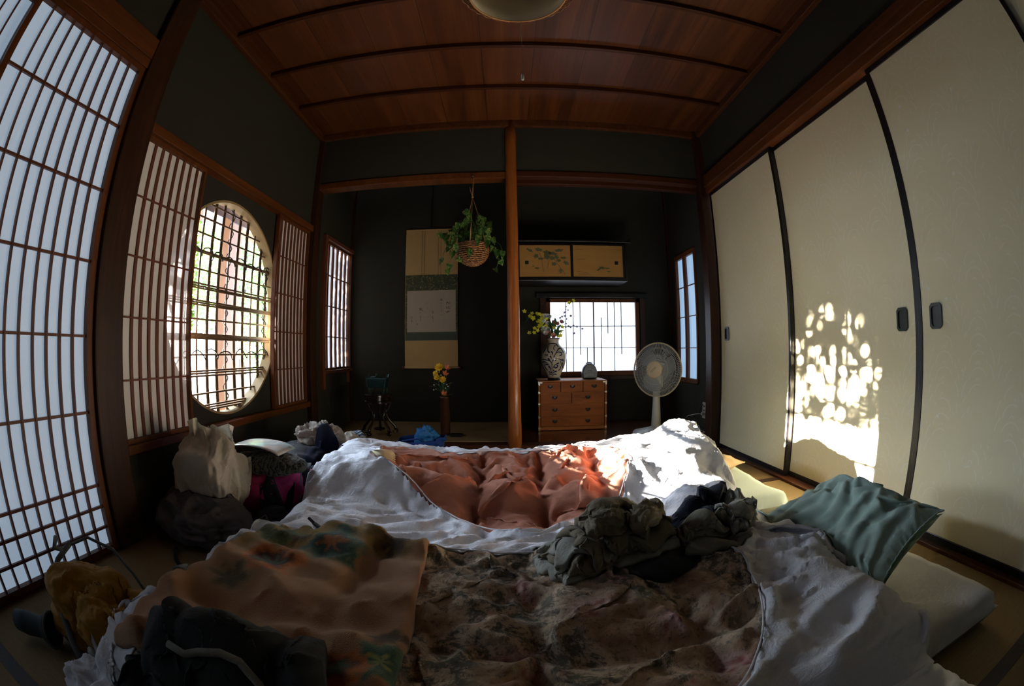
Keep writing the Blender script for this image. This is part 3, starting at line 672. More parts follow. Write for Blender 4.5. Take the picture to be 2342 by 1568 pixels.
vf = t.n('ShaderNodeTexVoronoi', {'Vector': dv, 'Scale': 6.5}); ros = t.n('ShaderNodeTexVoronoi', {'Vector': dv, 'Scale': 42.0})
flower = t.ramp(t.math('ADD', vf.outputs['Distance'], t.math('MULTIPLY', n2, .25)), [(.30, lin(1, 1, 1)), (.46, lin(0, 0, 0))])
base = t.ramp(n1, [(.35, lin(.32, .19, .11)), (.5, lin(.60, .45, .31)), (.65, lin(.46, .36, .27))])
pk = t.ramp(ros.outputs['Distance'], [(.1, lin(.22, .05, .055)), (.32, lin(.42, .16, .15)), (.55, lin(.58, .38, .33))])
c = t.mix(t.math('MULTIPLY', flower, .85), base, pk)
leafm = t.ramp(n2, [(.47, lin(0, 0, 0)), (.53, lin(1, 1, 1))]); lm = t.math('MULTIPLY', leafm, t.ramp(n1, [(.40, lin(0, 0, 0)), (.52, lin(1, 1, 1))]))
c = t.mix(t.math('MULTIPLY', lm, .85), c, t.mix(n3, lin(.035, .042, .038), lin(.10, .105, .065)))
spk = t.ramp(n3, [(.55, lin(0, 0, 0)), (.60, lin(1, 1, 1))]); c = t.mix(t.math('MULTIPLY', spk, .6), c, lin(.05, .035, .06))
M['floral'] = t.bsdf(c, .8, t.bump(t.noise(v, 30, 4, .6, 1), .6, .008), .2, sheen=.1)

MAT_N = slab_pad('futon_mattress', 'flat white-sheeted mattress of the near bed, its corner showing by the green pillow', 'mattress', -.84, 1.19, .38, 1.13, .095, M['white_cotton2'], 40)
MAT_F = slab_pad('futon_mattress', 'pale green sheeted mattress of the far bed, showing beside the sliding door', 'mattress', -.82, 1.16, 1.50, 2.28, .10, M['pale_green'], 50)

def comforter(name, label, base, nx, ny, x0, x1, y0, y1, warp, opening, seams, loft, qmat, cmat, seed, exq, exc, its, far=.13, fang=(.3, -.6), famp=.038):
    u, v = np.meshgrid(np.linspace(0, 1, nx), np.linspace(0, 1, ny), indexing='ij')
    X, Y = warp(u, v)
    hole = spline(opening, 6); inside = in_poly(X, Y, hole); dist, near = pdist(X, Y, hole)
    ed = np.minimum(np.minimum(u, 1 - u) * (x1 - x0), np.minimum(v, 1 - v) * (y1 - y0))
    er = np.where(v > .8, far, .13); edge = np.sqrt(np.clip(1 - (1 - np.clip(ed / er, 0, 1)) ** 2, 0, 1))
    B0 = LAY.at(X, Y)
    Bs = smooth(B0[..., None], 30)[..., 0]
    dx = np.abs(np.asarray([X - s_ for s_ in seams[0]])).min(0) if seams[0] else 9 + 0 * X
    dy = np.abs(np.asarray([Y + .02 * np.sin(X * 9) - s_ for s_ in seams[1]])).min(0) if seams[1] else 9 + 0 * X
    sd_ = np.minimum(dx, dy)
    puff = 1 - np.exp(-(sd_ / .035) ** 1.2)
    body = Bs + edge * (base(X, Y)) * loft
    top = np.where(inside, body * 1 + edge * loft * .46 * (puff - .75), body)
    floor_ = np.maximum(top - .012, B0 + .004)
    P = np.stack([X, Y, floor_ + .004 + np.abs(fbm(X, Y, seed, 7, 3)) * .05 * edge + .004 * np.random.RandomState(seed).rand(*X.shape)], -1)
    pin = np.zeros_like(X); pin[0] = pin[-1] = 1; pin[:, 0] = pin[:, -1] = 1
    tight = inside & (sd_ < .012)
    pinq = np.where(tight, .98, 0); pin = np.maximum(pin, pinq)
    pin = np.maximum(pin, np.where(dist < .013, .97, 0))
    # height field on a lattice for collisions as points slide
    Lz = Layer(x0 - .2, x1 + .2, y0 - .2, y1 + .2, .012); Lz.put(np.stack([X, Y, floor_], -1)); Lz.Z = smooth(Lz.Z[..., None], 1)[..., 0]
    e0 = np.where(inside, exq[0], exc[0] + exc[2] * fbm(X, Y, seed + 5, 3, 2)); e1 = np.where(inside, exq[1], exc[1] + exc[2] * fbm(X, Y, seed + 9, 3, 2))
    def coll(Q):
        z = Lz.at(Q[..., 0], Q[..., 1]); m = Q[..., 2] < z; Q[..., 2][m] = z[m]
        hi = z + .055; m = Q[..., 2] > hi; Q[..., 2][m] = hi[m] * .5 + Q[..., 2][m] * .5
    P = relax(P, (e0, e1), its, coll, pin, bend=.25, g=-.0003)
    P = smooth(P, 2, .8)
    fade = edge ** 2.5 * np.clip(dist / .03, 0, 1)
    fq = (folds2(X, Y, seed + 60, 19, .5, 2.2, 3) + .6 * folds2(X, Y, seed + 66, 24, -.9, 2.6, 2)) * .017 * np.clip(sd_ / .03, .2, 1)
    mixf = sm(-.15, .15, fbm(X, Y, seed + 70, 2.5, 2))
    fc = (folds2(X, Y, seed + 61, 16, fang[0], 3.4, 3) * mixf + folds2(X, Y, seed + 62, 18, fang[1], 3.0, 3) * (1 - mixf)) * famp
    P[..., 2] += fade * np.where(inside, fq, fc)
    o = thing(name, label, 'comforter', ((x0 + x1) / 2, (y0 + y1) / 2, 0))
    # quilt: a margin wider than the opening so that it runs on under the cover
    fi = lambda sel: [(i * ny + j, (i + 1) * ny + j, (i + 1) * ny + j + 1, i * ny + j + 1) for i in range(nx - 1) for j in range(ny - 1) if sel[i, j]]
    cin = (inside[1:, 1:] | inside[:-1, :-1] | inside[1:, :-1] | inside[:-1, 1:])
    dc = (dist[1:, 1:] + dist[:-1, :-1]) / 2
    q = MB(); Pq = P.copy(); Pq[..., 2] -= np.where(inside, 0, .008); q.v = [tuple(p) for p in Pq.reshape(-1, 3)]; q.f = fi(cin | (dc < .03))
    q.build('quilt', qmat, o, smooth=True, recalc=False)
    inn = inside[1:, 1:] & inside[:-1, :-1] & inside[1:, :-1] & inside[:-1, 1:]
    cv = P.copy(); cv[..., 2] += .004
    # snap the cover's inner rim to the curve
    rim = inside & (dist < .02); cv[..., 0] = np.where(rim, cv[..., 0] + (near[..., 0] - X), cv[..., 0]); cv[..., 1] = np.where(rim, cv[..., 1] + (near[..., 1] - Y), cv[..., 1])
    cell_in = inn & (dist[1:, 1:] > 0)
    c_ = MB(); c_.v = [tuple(p) for p in cv.reshape(-1, 3)]; keep = ~cell_in
    # skirt: the cover's outer edge turns down and under
    c_.f = fi(keep)
    k = len(c_.v)
    ring = [i * ny for i in range(nx)] + [(nx - 1) * ny + j for j in range(1, ny)] + [i * ny + ny - 1 for i in range(nx - 2, -1, -1)] + [j for j in range(ny - 2, 0, -1)]
    cx, cy = (x0 + x1) / 2, (y0 + y1) / 2
    for r in ring:
        x, y, z = c_.v[r]; zl = float(LAY.at(np.array([x]), np.array([y]))[0]); c_.v.append((x + (cx - x) * .015, y + (cy - y) * .03, min(z - .001, zl + .004)))
    nr = len(ring); c_.f += [(ring[i], ring[(i + 1) % nr], k + (i + 1) % nr, k + i) for i in range(nr)]
    co = c_.build('cover', cmat, o, smooth=True, recalc=False)
    md = co.modifiers.new('s', 'SOLIDIFY'); md.thickness = .003; md.offset = -1
    # stitched hem round the opening
    hp = []
    Lc = Layer(x0 - .2, x1 + .2, y0 - .2, y1 + .2, .012); Lc.put(P)
    hz = Lc.at(np.array([p[0] for p in hole]), np.array([p[1] for p in hole]))
    for (hx, hy), z in zip(hole, hz): hp.append((hx, hy, float(z) + .003))
    hz2 = [sum(hp[(i + k) % len(hp)][2] for k in (-1, 0, 1)) / 3 for i in range(len(hp))]
    MB().tube([(p[0], p[1], z) for p, z in zip(hp, hz2)], .0022, 6, closed=True).build('hem', cmat, o, smooth=True)
    LAY.put(P)
    return o, P
def quad(c, u, v):
    A, B_, C_, D = (np.array(q, float) for q in c); return ((1 - u) * (1 - v))[..., None] * A + (u * (1 - v))[..., None] * B_ + (u * v)[..., None] * C_ + ((1 - u) * v)[..., None] * D
def pillow(name, label, corners, th, mat, seed, ex=1.12, n=64, its=160, group=None, hull=None, ear=.6, seam=True):
    """corners: four 3D points (bilinear mid-surface); two layers inflated between them"""
    u, v = np.meshgrid(np.linspace(0, 1, n), np.linspace(0, 1, n), indexing='ij')
    c4 = [np.array(q, float) for q in corners]; nrm = np.cross(c4[1] - c4[0], c4[3] - c4[0]); nrm /= np.linalg.norm(nrm); nrm *= np.sign(nrm[2]) if abs(nrm[2]) > .05 else 1
    # pinched sides: edges pull inward between the corners
    pu = .055 * np.sin(PI * v) * (1 - 2 * u); pv = .055 * np.sin(PI * u) * (1 - 2 * v); U = u + pu; Vv = v + pv
    mid = quad(corners, U, Vv)
    b = (4 * u * (1 - u)) ** .42 * (4 * v * (1 - v)) ** .42
    o = thing(name, label, 'pillow', tuple(float(q) for q in (mid.reshape(-1, 3).mean(0)[0], mid.reshape(-1, 3).mean(0)[1], mid[..., 2].min() - th * .3)), group)
    su, sv = np.linalg.norm(c4[1] - c4[0]), np.linalg.norm(c4[3] - c4[0])
    m = MB()
    for side in (1, -1):
        h = th * b * (.62 if side > 0 else .38) * (1 + .25 * fbm(u, v, seed + side, 2.2, 2) * 2)
        loc = np.stack([u * su, v * sv, h + np.abs(fbm(u, v, seed + 3 + side, 8, 3)) * .02 * b], -1)
        H = h.copy()
        def coll(Q):
            i = np.clip(Q[..., 0] / su * (n - 1), 0, n - 1.001); j = np.clip(Q[..., 1] / sv * (n - 1), 0, n - 1.001); a = i.astype(int); d = j.astype(int)
            z = H[a, d]; lo = z * .9; hi_ = z * 1.05 + .022 * b; Q[..., 2] = np.clip(Q[..., 2], lo, hi_)
        pin = np.zeros_like(u); pin[0] = pin[-1] = 1; pin[:, 0] = pin[:, -1] = 1
        loc = relax(loc, (ex, ex * .98), its if side > 0 else 30, coll, pin, g=0, bend=.3)
        loc = smooth(loc, 2, .7)
        loc[..., 2] += folds2(loc[..., 0], loc[..., 1], seed + 31, 13, .9, 3.0, 3) * .030 * b
        loc[..., 2] = np.maximum(loc[..., 2], h * .3)
        uu, vv = loc[..., 0] / su, loc[..., 1] / sv
        W_ = quad(corners, uu + .055 * np.sin(PI * vv) * (1 - 2 * uu), vv + .055 * np.sin(PI * uu) * (1 - 2 * vv)) + nrm * (side * loc[..., 2])[..., None]
        W_[..., 2] = np.maximum(W_[..., 2], LAY.at(W_[..., 0], W_[..., 1]) + (.004 if side < 0 else .006))
        m.grid(W_, side < 0)
        if side > 0: top = W_
    ob = m.build('cushion', mat, o, smooth=True)
    import bmesh
    bb = bmesh.new(); bb.from_mesh(ob.data); bmesh.ops.remove_doubles(bb, verts=bb.verts[:], dist=.0022); bmesh.ops.recalc_face_normals(bb, faces=bb.faces[:]); bb.to_mesh(ob.data); bb.free(); ob.data.polygons.foreach_set('use_smooth', [True] * len(ob.data.polygons))
    if seam:
        R_ = [tuple(top[i, 0]) for i in range(n)] + [tuple(top[n - 1, j]) for j in range(1, n)] + [tuple(top[i, n - 1]) for i in range(n - 2, -1, -1)] + [tuple(top[0, j]) for j in range(n - 2, 0, -1)]
        MB().tube(R_, .0028, 5, closed=True).build('piping', mat, o, smooth=True)
    LAY.put(top)
    return o
def blob(x, y, cx, cy, rx, ry, p=2.0): return np.exp(-(np.abs((x - cx) / rx) ** p + np.abs((y - cy) / ry) ** p))
def tanp():
    pillow('pillow', 'tan pillow whose corner sticks out from under the far comforter', ((.70, 1.72, .125), (1.14, 1.93, .14), (1.04, 2.18, .135), (.66, 2.06, .125)), .055, M['tan_cloth'], 51, 1.06, 40, 60)
# far duvet: terracotta quilt in a white cover
def warpF(u, v):
    X = -.84 + 1.70 * u + .02 * v * u + .02 * np.sin(v * 5) - .05 * (1 - v) * u * u + .03 * (1 - v) * (1 - u)
    Y = 1.06 + 1.12 * v + .03 * np.sin(u * 6) * (1 - v) - .06 * (u < .0) + .02 * np.sin(u * 7 + 1) * v
    return X, Y
baseF = lambda x, y: .90 + .30 * blob(x, y, -.58, 1.45, .28, .5) + .12 * blob(x, y, -.7, 1.95, .2, .25) + .17 * blob(x, y, .64, 2.0, .30, .28) + .60 * blob(x, y, .76, 1.62, .34, .34) - .25 * blob(x, y, .1, 1.6, .35, .25) + .3 * fbm(x, y, 3, 2.2, 2)
tanp()
holeF = [(-.50, 1.92), (-.52, 1.72), (-.47, 1.58), (-.30, 1.48), (-.14, 1.36), (.06, 1.235), (.17, 1.33), (.32, 1.41), (.42, 1.54), (.45, 1.75), (.37, 1.91), (.10, 1.955), (-.25, 1.95)]
comforter('comforter', 'far comforter, terracotta quilt showing through its white cotton cover, sunlit at the right', baseF, 190, 120, -.84, .92, 1.06, 2.18, warpF, holeF, ([-.12, .12, .34], [1.66]), .17, M['terra'], M['white_cotton'], 21, (1.16, 1.20), (1.07, 1.10, .2), 240)
def warpN(u, v):
    X = -.80 + 1.58 * u + .10 * u * (1 - v) + .02 * np.sin(v * 9)
    Y = -.10 + 1.15 * v + .02 * np.sin(u * 6) * v
    return X, Y
baseN = lambda x, y: .95 + .25 * blob(x, y, .62, .75, .16, .35) + .2 * fbm(x, y, 8, 2.5, 2) - .3 * (y < .25) * 0
holeN = [(-.62, 1.0), (-.64, .6), (-.6, .2), (-.45, -.02), (0, .02), (.22, .34), (.36, .47), (.45, .60), (.50, .78), (.50, .93), (.42, 1.0), (.1, 1.005), (-.3, 1.0)]
comforter('comforter', 'near comforter with dark rose-patterned quilt inside a crumpled white cover', baseN, 190, 140, -.84, .88, -.10, 1.08, warpN, holeN, ([-.32, .04, .34], [.22, .62]), .118, M['floral'], M['white_cotton'], 33, (1.15, 1.17), (1.14, 1.18, .25), 240, .05)
# ------------------------------------------------------------------ things in the left alcove
M['red_lacquer'] = plain('dark_red_lacquer', lin(.12, .012, .012), .3)
t = NT('scroll_silk'); v = t.coord(); w1 = t.noise(t.coord((60, 60, 3)), 8, 2); M['silk'] = t.bsdf(t.mix(w1, lin(.46, .29, .10), lin(.56, .37, .15)), .85)
t = NT('scroll_brocade'); v = t.coord((1, 1, 1)); a1 = t.noise(v, 38, 3, .7, 1.5); a2 = t.noise(v, 160, 2)
c = t.ramp(a1, [(.50, lin(.050, .062, .030)), (.57, lin(.10, .10, .035)), (.62, lin(.33, .24, .08))]); M['brocade'] = t.bsdf(t.mix(t.math('MULTIPLY', a2, .3), c, lin(.03, .04, .02)), .8)
t = NT('scroll_brocade_plain'); M['brocade2'] = t.bsdf(t.mix(t.noise(t.coord(), 90, 3), lin(.045, .060, .045), lin(.085, .10, .06)), .85)
t = NT('scroll_paper'); M['spaper'] = t.bsdf(t.mix(t.noise(t.coord((8, 1, 1)), 3, 3), lin(.38, .31, .22), lin(.46, .39, .29)), .9)
M['ink'] = plain('ink', lin(.02, .018, .015), .9)
M['black'] = plain('black_cord', lin(.01, .01, .01), .7)
o = thing('hanging_scroll', 'long hanging scroll with a calligraphy sheet and green brocade bands on the alcove wall', 'scroll', (-.66, 3.815, .55))
def sheet(x0, x1, z0, z1, y, n=14, wav=.002, ph=0):
    P = np.zeros((n, n, 3)); u, v = np.meshgrid(np.linspace(0, 1, n), np.linspace(0, 1, n), indexing='ij')
    P[..., 0] = x0 + (x1 - x0) * u; P[..., 2] = z0 + (z1 - z0) * v; P[..., 1] = y + wav * np.sin(P[..., 0] * 22 + ph + P[..., 2] * 2); m = MB(); m.grid(P); return m
sheet(-.892, -.430, .57, 1.765, 3.815).build('silk_mount', M['silk'], o, smooth=True)
sheet(-.888, -.432, 1.222, 1.360, 3.811).build('brocade_band', M['brocade'], o, smooth=True)
sheet(-.888, -.432, .796, .868, 3.811).build('brocade_band', M['brocade2'], o, smooth=True)
sheet(-.888, -.871, .868, 1.222, 3.811, 8).build('brocade_border', M['brocade'], o, smooth=True); sheet(-.446, -.432, .868, 1.222, 3.811, 8).build('brocade_border', M['brocade'], o, smooth=True)
sheet(-.871, -.446, .868, 1.224, 3.8105).build('paper', M['spaper'], o, smooth=True)
m = MB()
for x in (-.745, -.722, -.60, -.577): m.box(x - .001, x + .001, 3.8105, 3.8115, 1.362, 1.762)
m.build('hanging_strips', M['brocade2'], o)
# brush writing: columns of strokes, right to left
fx = lambda p: -.871 + (p - 115) / (1368 - 115) * .425
fz = lambda p: 1.224 - (p - 160) / (1230 - 160) * .356
m = MB()
def st(pts, w):
    P = [(fx(a), fz(b)) for a, b in pts]
    for i in range(len(P) - 1):
        (xa, za), (xb, zb) = P[i], P[i + 1]; d = math.hypot(xb - xa, zb - za) + 1e-6; nx, nz = -(zb - za) / d * w, (xb - xa) / d * w * (1 if i % 2 else .7)
        y = 3.8075; m.add([(xa + nx, y, za + nz), (xa - nx, y, za - nz), (xb - nx * .7, y, zb - nz * .7), (xb + nx * .7, y, zb + nz * .7)], [(0, 1, 2, 3)])
for pts, w in [
    ([(1150, 465), (1140, 545)], .0022), ([(1145, 470), (1170, 478), (1150, 500)], .0022), ([(1180, 480), (1222, 470)], .0016), ([(1195, 470), (1190, 530)], .0016), ([(1185, 500), (1215, 498), (1205, 525)], .0014),
    ([(1138, 590), (1150, 645)], .0022), ([(1130, 610), (1165, 600)], .0016), ([(1180, 595), (1215, 585)], .0016), ([(1200, 590), (1180, 640), (1222, 645)], .0018),
    ([(1175, 690), (1172, 735)], .002), ([(1135, 715), (1140, 740), (1215, 712)], .0024), ([(1213, 700), (1213, 718)], .0018),
    ([(998, 375), (998, 440)], .002), ([(965, 400), (990, 425)], .0016), ([(1035, 395), (1010, 415), (1038, 435)], .0016), ([(975, 490), (1012, 485), (985, 520)], .0011), ([(1000, 545), (985, 570), (1015, 590)], .0012), ([(1000, 620), (1002, 660)], .0009), ([(1000, 680), (1008, 715)], .0013), ([(985, 790), (965, 810)], .001), ([(1010, 795), (1045, 820)], .0013),
    ([(780, 690), (775, 715)], .0016), ([(765, 715), (800, 715), (795, 750), (765, 755)], .0019), ([(790, 820), (775, 860), (790, 885), (818, 888)], .0018), ([(795, 915), (790, 985)], .001),
    ([(640, 460), (655, 480)], .0012), ([(635, 510), (662, 520)], .001), ([(648, 580), (645, 670)], .0007), ([(590, 715), (605, 730)], .0012), ([(640, 850), (632, 880)], .001), ([(630, 925), (632, 945)], .001),
    ([(440, 625), (470, 640), (455, 655)], .002), ([(458, 620), (455, 690)], .0018), ([(485, 605), (490, 660), (530, 690)], .002), ([(475, 640), (515, 635)], .0016), ([(465, 735), (482, 720)], .0018), ([(450, 745), (470, 730)], .0013), ([(470, 820), (476, 932)], .0013), ([(458, 828), (485, 820)], .0016), ([(462, 930), (486, 938)], .0012),
    ([(210, 860), (235, 840)], .0014), ([(240, 830), (262, 855)], .0014), ([(228, 870), (262, 885)], .001), ([(210, 950), (270, 940)], .0016), ([(238, 905), (242, 985)], .0014), ([(370, 935), (365, 960)], .001), ([(390, 1000), (378, 1040), (402, 1035)], .0015)]: st(pts, w)
m.build('brush_lettering', M['ink'], o, recalc=False)
[MB().tube([(a_, 3.81, .562), (a_ + .02, 3.81, .562)], .012, 12).build('roller_knob', M['red_lacquer'], o, smooth=True) for a_ in (-.915, -.425)]
MB().tube([(-.895, 3.812, .566), (-.427, 3.812, .566)], .010, 14).build('roller', M['silk'], o, smooth=True)
m = MB(); m.tube([(-.892, 3.812, 1.768), (-.43, 3.812, 1.764)], .005, 8); m.build('top_rod', M['silk'], o, smooth=True)
MB().tube([(-.74, 3.81, 1.77), (-.667, 3.815, 1.785), (-.59, 3.81, 1.77)], .0015, 5).build('cord', M['black'], o)
tag(MB().tube([(-.667, 3.82, 1.785), (-.667, 3.82, 2.42)], .006, 6).build('scroll_hook_rod', M['lacquer'], None), 'thin black rod above the hanging scroll', 'rod')

# carved stand and bronze censer
SX, SY = -.963, 3.22
M['ebony'] = plain('black_carved_wood', lin(.016, .008, .006), .16, .6, coat=.5) if False else plain('black_carved_wood', lin(.016, .008, .006), .18, .7)
o = thing('flower_stand', 'black carved wooden stand with curled legs in the alcove corner', 'stand', (SX, SY, .095))
pr = []
for i in range(40):
    a = 2 * PI * i / 40; r = .098 + .008 * math.cos(5 * a); pr.append((SX + r * math.cos(a), SY + r * math.sin(a)))
MB().prism(pr, .372, .392, 'z').build('top', M['ebony'], o, bevel=.004)
pr2 = [(SX + (x - SX) * .86, SY + (y - SY) * .86) for x, y in pr]; pr3 = [(SX + (x - SX) * 1.04, SY + (y - SY) * 1.04) for x, y in pr]
MB().prism(pr2, .345, .372, 'z').build('waist', M['ebony'], o); MB().prism(pr3, .328, .346, 'z').build('apron', M['ebony'], o, bevel=.004)
for i in range(5):
    a = 2 * PI * i / 5 + .55; c_, s_ = math.cos(a), math.sin(a); pts = []; rs = []
    for f in [k / 16 for k in range(17)]:
        r = .098 - .058 * math.sin(min(f * 1.15, 1) * PI) * (.55 if f < .3 else .8) + (.030 * f ** 2); z = .335 - .215 * f
        pts.append((SX + c_ * r, SY + s_ * r, z)); rs.append(.013 - .005 * math.sin(f * PI))
    # curled foot
    rf = math.hypot(pts[-1][0] - SX, pts[-1][1] - SY)
    for k in range(1, 9):
        q = k / 8 * 1.5 * PI; pts.append((SX + c_ * (rf - .004 + .017 * math.sin(q)), SY + s_ * (rf - .004 + .017 * math.sin(q)), .1205 - .017 + .017 * math.cos(q) + .009)); rs.append(.008)
    MB().tube(pts, rs, 10).build('leg', M['ebony'], o, smooth=True)
    b = MB(); b.tube([(SX + c_ * .075, SY + s_ * .075, .26), (SX + c_ * .055, SY + s_ * .055, .225), (SX + c_ * .07, SY + s_ * .07, .20)], .006, 6); b.build('carving', M['ebony'], o, smooth=True)
MB().lathe([(.04, .128), (.045, .134), (.04, .14)], (SX, SY, 0), 20).build('lower_shelf', M['ebony'], o)
M['verdi'] = plain('green_bronze', lin(.030, .075, .075), .32, .5, .7, .5, .3, 120)
o = thing('incense_burner', 'small square green bronze censer with upright ears standing on the carved stand', 'censer', (SX, SY, .393))
m = MB(); m.add([(SX - .062, SY - .045, .440), (SX + .062, SY - .045, .440), (SX + .062, SY + .045, .440), (SX - .062, SY + .045, .440), (SX - .074, SY - .055, .505), (SX + .074, SY - .055, .505), (SX + .074, SY + .055, .505), (SX - .074, SY + .055, .505)],
     [(0, 3, 2, 1), (4, 5, 6, 7), (0, 1, 5, 4), (1, 2, 6, 5), (2, 3, 7, 6), (3, 0, 4, 7)]); m.build('body', M['verdi'], o, bevel=.003)
MB().box(SX - .08, SX + .08, SY - .06, SY + .06, .505, .513).build('rim', M['verdi'], o, bevel=.002)
m = MB(); m.lathe([(.05, .513), (.045, .519), (.01, .523), (.008, .53), (.011, .537), (.002, .543)], (SX - .01, SY, 0), 16); m.build('lid', M['verdi'], o, smooth=True)
for s_ in (-1, 1):
    MB().tube([(SX + s_ * .072, SY - .02, .513), (SX + s_ * .078, SY - .02, .540), (SX + s_ * .078, SY + .02, .540), (SX + s_ * .072, SY + .02, .513)], .004, 6).build('handle', M['verdi'], o)
for sx in (-1, 1):
    for sy in (-1, 1): MB().tube([(SX + sx * .055, SY + sy * .038, .442), (SX + sx * .057, SY + sy * .04, .42), (SX + sx * .052, SY + sy * .036, .393)], [.009, .006, .007], 8).build('leg', M['verdi'], o, smooth=True)
for s_ in (-1, 1):
    m = MB()
    for k in range(6): m.box(SX + s_ * (.068 + k * .0012) - .003, SX + s_ * (.068 + k * .0012) + .003, SY - .062, SY - .05, .447 + k * .0095, .453 + k * .0095)
    m.build('flange', M['verdi'], o)

# tall tube vase with flowers
VX, VY = -.468, 3.25
t = NT('glazed_tube'); M['tube'] = t.bsdf(t.mix(t.noise(t.coord((1, 1, .6)), 9, 4), lin(.035, .012, .008), lin(.10, .035, .02)), .12, None, .6)
o = thing('tube_vase', 'tall slim red-brown cylinder vase standing on the alcove mat', 'vase', (VX, VY, .095))
MB().lathe([(.034, .095), (.037, .10), (.037, .36), (.0385, .366), (.0385, .376), (.033, .376), (.031, .30), (.001, .29)], (VX, VY, 0), 28, capt=False).build('body', M['tube'], o, smooth=True)
o2 = MB().lathe([(.06, .095), (.063, .10), (.063, .106), (.055, .109), (.001, .109)], (VX + .045, VY + .0, 0), 24, capt=False)
k = MB(); k.lathe([(.001, .0), (.026, .0), (.028, .004), (.028, .020), (.001, .022)], (0, 0, 0), 20); k.rot(0, Matrix.Translation((VX + .085, VY - .05, .122)) @ Matrix.Rotation(PI / 2, 4, 'Y'))
q = thing('vase_tray', 'small black tray lying beside the foot of the tube vase', 'tray', (VX + .085, VY - .06, .095))
MB().box(VX + .042, VX + .135, VY - .105, VY - .03, .096, .112).build('slab', M['lacquer'], q, bevel=.006)
def petalm(name, a, b, tr=.3): t = NT(name); M[name] = t.bsdf(t.mix(t.noise(t.coord(), 60, 2), a, b), .55, trans=(tr, a)); return M[name]
petalm('yellow_petal', lin(.85, .55, .02), lin(.95, .72, .06)); petalm('orange_petal', lin(.75, .17, .06), lin(.85, .28, .12)); petalm('pink_petal', lin(.75, .33, .26), lin(.85, .45, .38))
petalm('white_petal', lin(.70, .72, .70), lin(.82, .82, .78)); petalm('acid_petal', lin(.62, .58, .03), lin(.78, .72, .06)); petalm('mauve_petal', lin(.20, .16, .32), lin(.32, .25, .42))
petalm('stem_green', lin(.03, .10, .02), lin(.07, .17, .04), .1); petalm('leaf_dark', lin(.012, .07, .02), lin(.04, .14, .035), .15); petalm('olive_leaf', lin(.20, .14, .02), lin(.30, .20, .03))
def flower(mb, c, d, r, n=7, cup=.4, layers=2, rng=random):
    d = Vector(d).normalized(); a = d.orthogonal().normalized(); b = d.cross(a); c = Vector(c)
    for L in range(layers):
        rr = r * (1 - .32 * L); cu = cup + .5 * L; ph = rng.random() * 6
        for k in range(n):
            q = 2 * PI * k / n + ph; e = a * math.cos(q) + b * math.sin(q); s = d.cross(e); w = rr * .42
            p1 = c + e * rr * .5 + d * rr * cu * .35; p2 = c + e * rr + d * rr * cu
            mb.add([c, p1 + s * w, p2 + s * w * .45, p2 + d * rr * .05 + e * rr * .08, p2 - s * w * .45, p1 - s * w, p1 + d * rr * .02], [(0, 1, 6), (0, 6, 5), (1, 2, 3, 6), (6, 3, 4, 5)])
def leafm(mb, base, tip, w, sag=.1, nrm=None):
    base = Vector(base); tip = Vector(tip); d = tip - base; s = d.cross(nrm if nrm is not None else Vector((.2, .3, 1))).normalized(); u = s.cross(d).normalized(); n = 7; vs = []
    for i in range(n):
        f = i / (n - 1); ww = w * math.sin(PI * min(1, (f * .92 + .04))) ** .8; p = base + d * f - Vector((0, 0, sag * d.length * f * f))
        vs += [p - s * ww + u * ww * .3, p, p + s * ww + u * ww * .3]
    mb.add(vs, [(i * 3 + j, i * 3 + j + 1, i * 3 + j + 4, i * 3 + j + 3) for i in range(n - 1) for j in (0, 1)])
o = thing('flower_arrangement', 'artificial yellow and orange flowers standing in the tube vase', 'flowers', (VX, VY, .37))
rng = random.Random(2); P = lambda px, pz, dy=0: (VX + (px - 1018) * .00304, VY + dy, .376 - (pz - 907) * .00312)
m = MB(); top = [(1006, 842), (997, 854), (1000, 862), (1014, 867), (1024, 842), (1017, 855), (1018, 897), (992, 881), (1035, 874), (1030, 885)]
for q in top: m.tube([(VX + rng.uniform(-.012, .012), VY, .33), (VX + (P(*q)[0] - VX) * .4, VY, .42), P(*q)], .0016, 5)
m.build('stems', M['stem_green'], o, smooth=True)
for q, r in (((1006, 840), .030), ((998, 853), .019), ((1001, 863), .022), ((1015, 868), .024)):
    m = MB(); flower(m, P(*q, -.02), (rng.uniform(-.3, .3), -1, .5), r, 9, .3, 3, rng); m.build('yellow_flower', M['yellow_petal'], o, recalc=False)
for q in ((1024, 843), (1019, 856), (1015, 902)):
    m = MB(); flower(m, P(*q, -.015), (.5, -.6, .6), .024, 5, .9, 1, rng); m.build('orange_flower', M['orange_petal'], o, recalc=False)
m = MB()
for q in ((994, 858), (1007, 850), (1009, 858), (1000, 848), (1017, 895), (992, 881), (998, 878), (1003, 881), (993, 891), (997, 891), (1017, 877), (1023, 880), (1026, 884), (1012, 876), (1021, 888)): m.sph(P(*q, rng.uniform(-.03, .02)), rng.uniform(.003, .0065), 6, 5)
m.build('white_blossom', M['white_petal'], o, smooth=True)
m = MB(); leafm(m, P(1013, 895), P(993, 870), .012); leafm(m, P(1013, 895), P(1009, 865), .013); leafm(m, P(1014, 898), P(990, 888), .010); leafm(m, P(1014, 895), P(1030, 888), .010); leafm(m, P(1014, 896), P(1013, 872, -.02), .012)
m.build('leaves', M['leaf_dark'], o, recalc=False)
m = MB(); leafm(m, P(1023, 880), P(1040, 873), .006); leafm(m, P(1024, 905), P(1039, 901), .005); leafm(m, P(995, 886), P(980, 882), .004); m.build('dry_leaves', M['olive_leaf'], o, recalc=False)

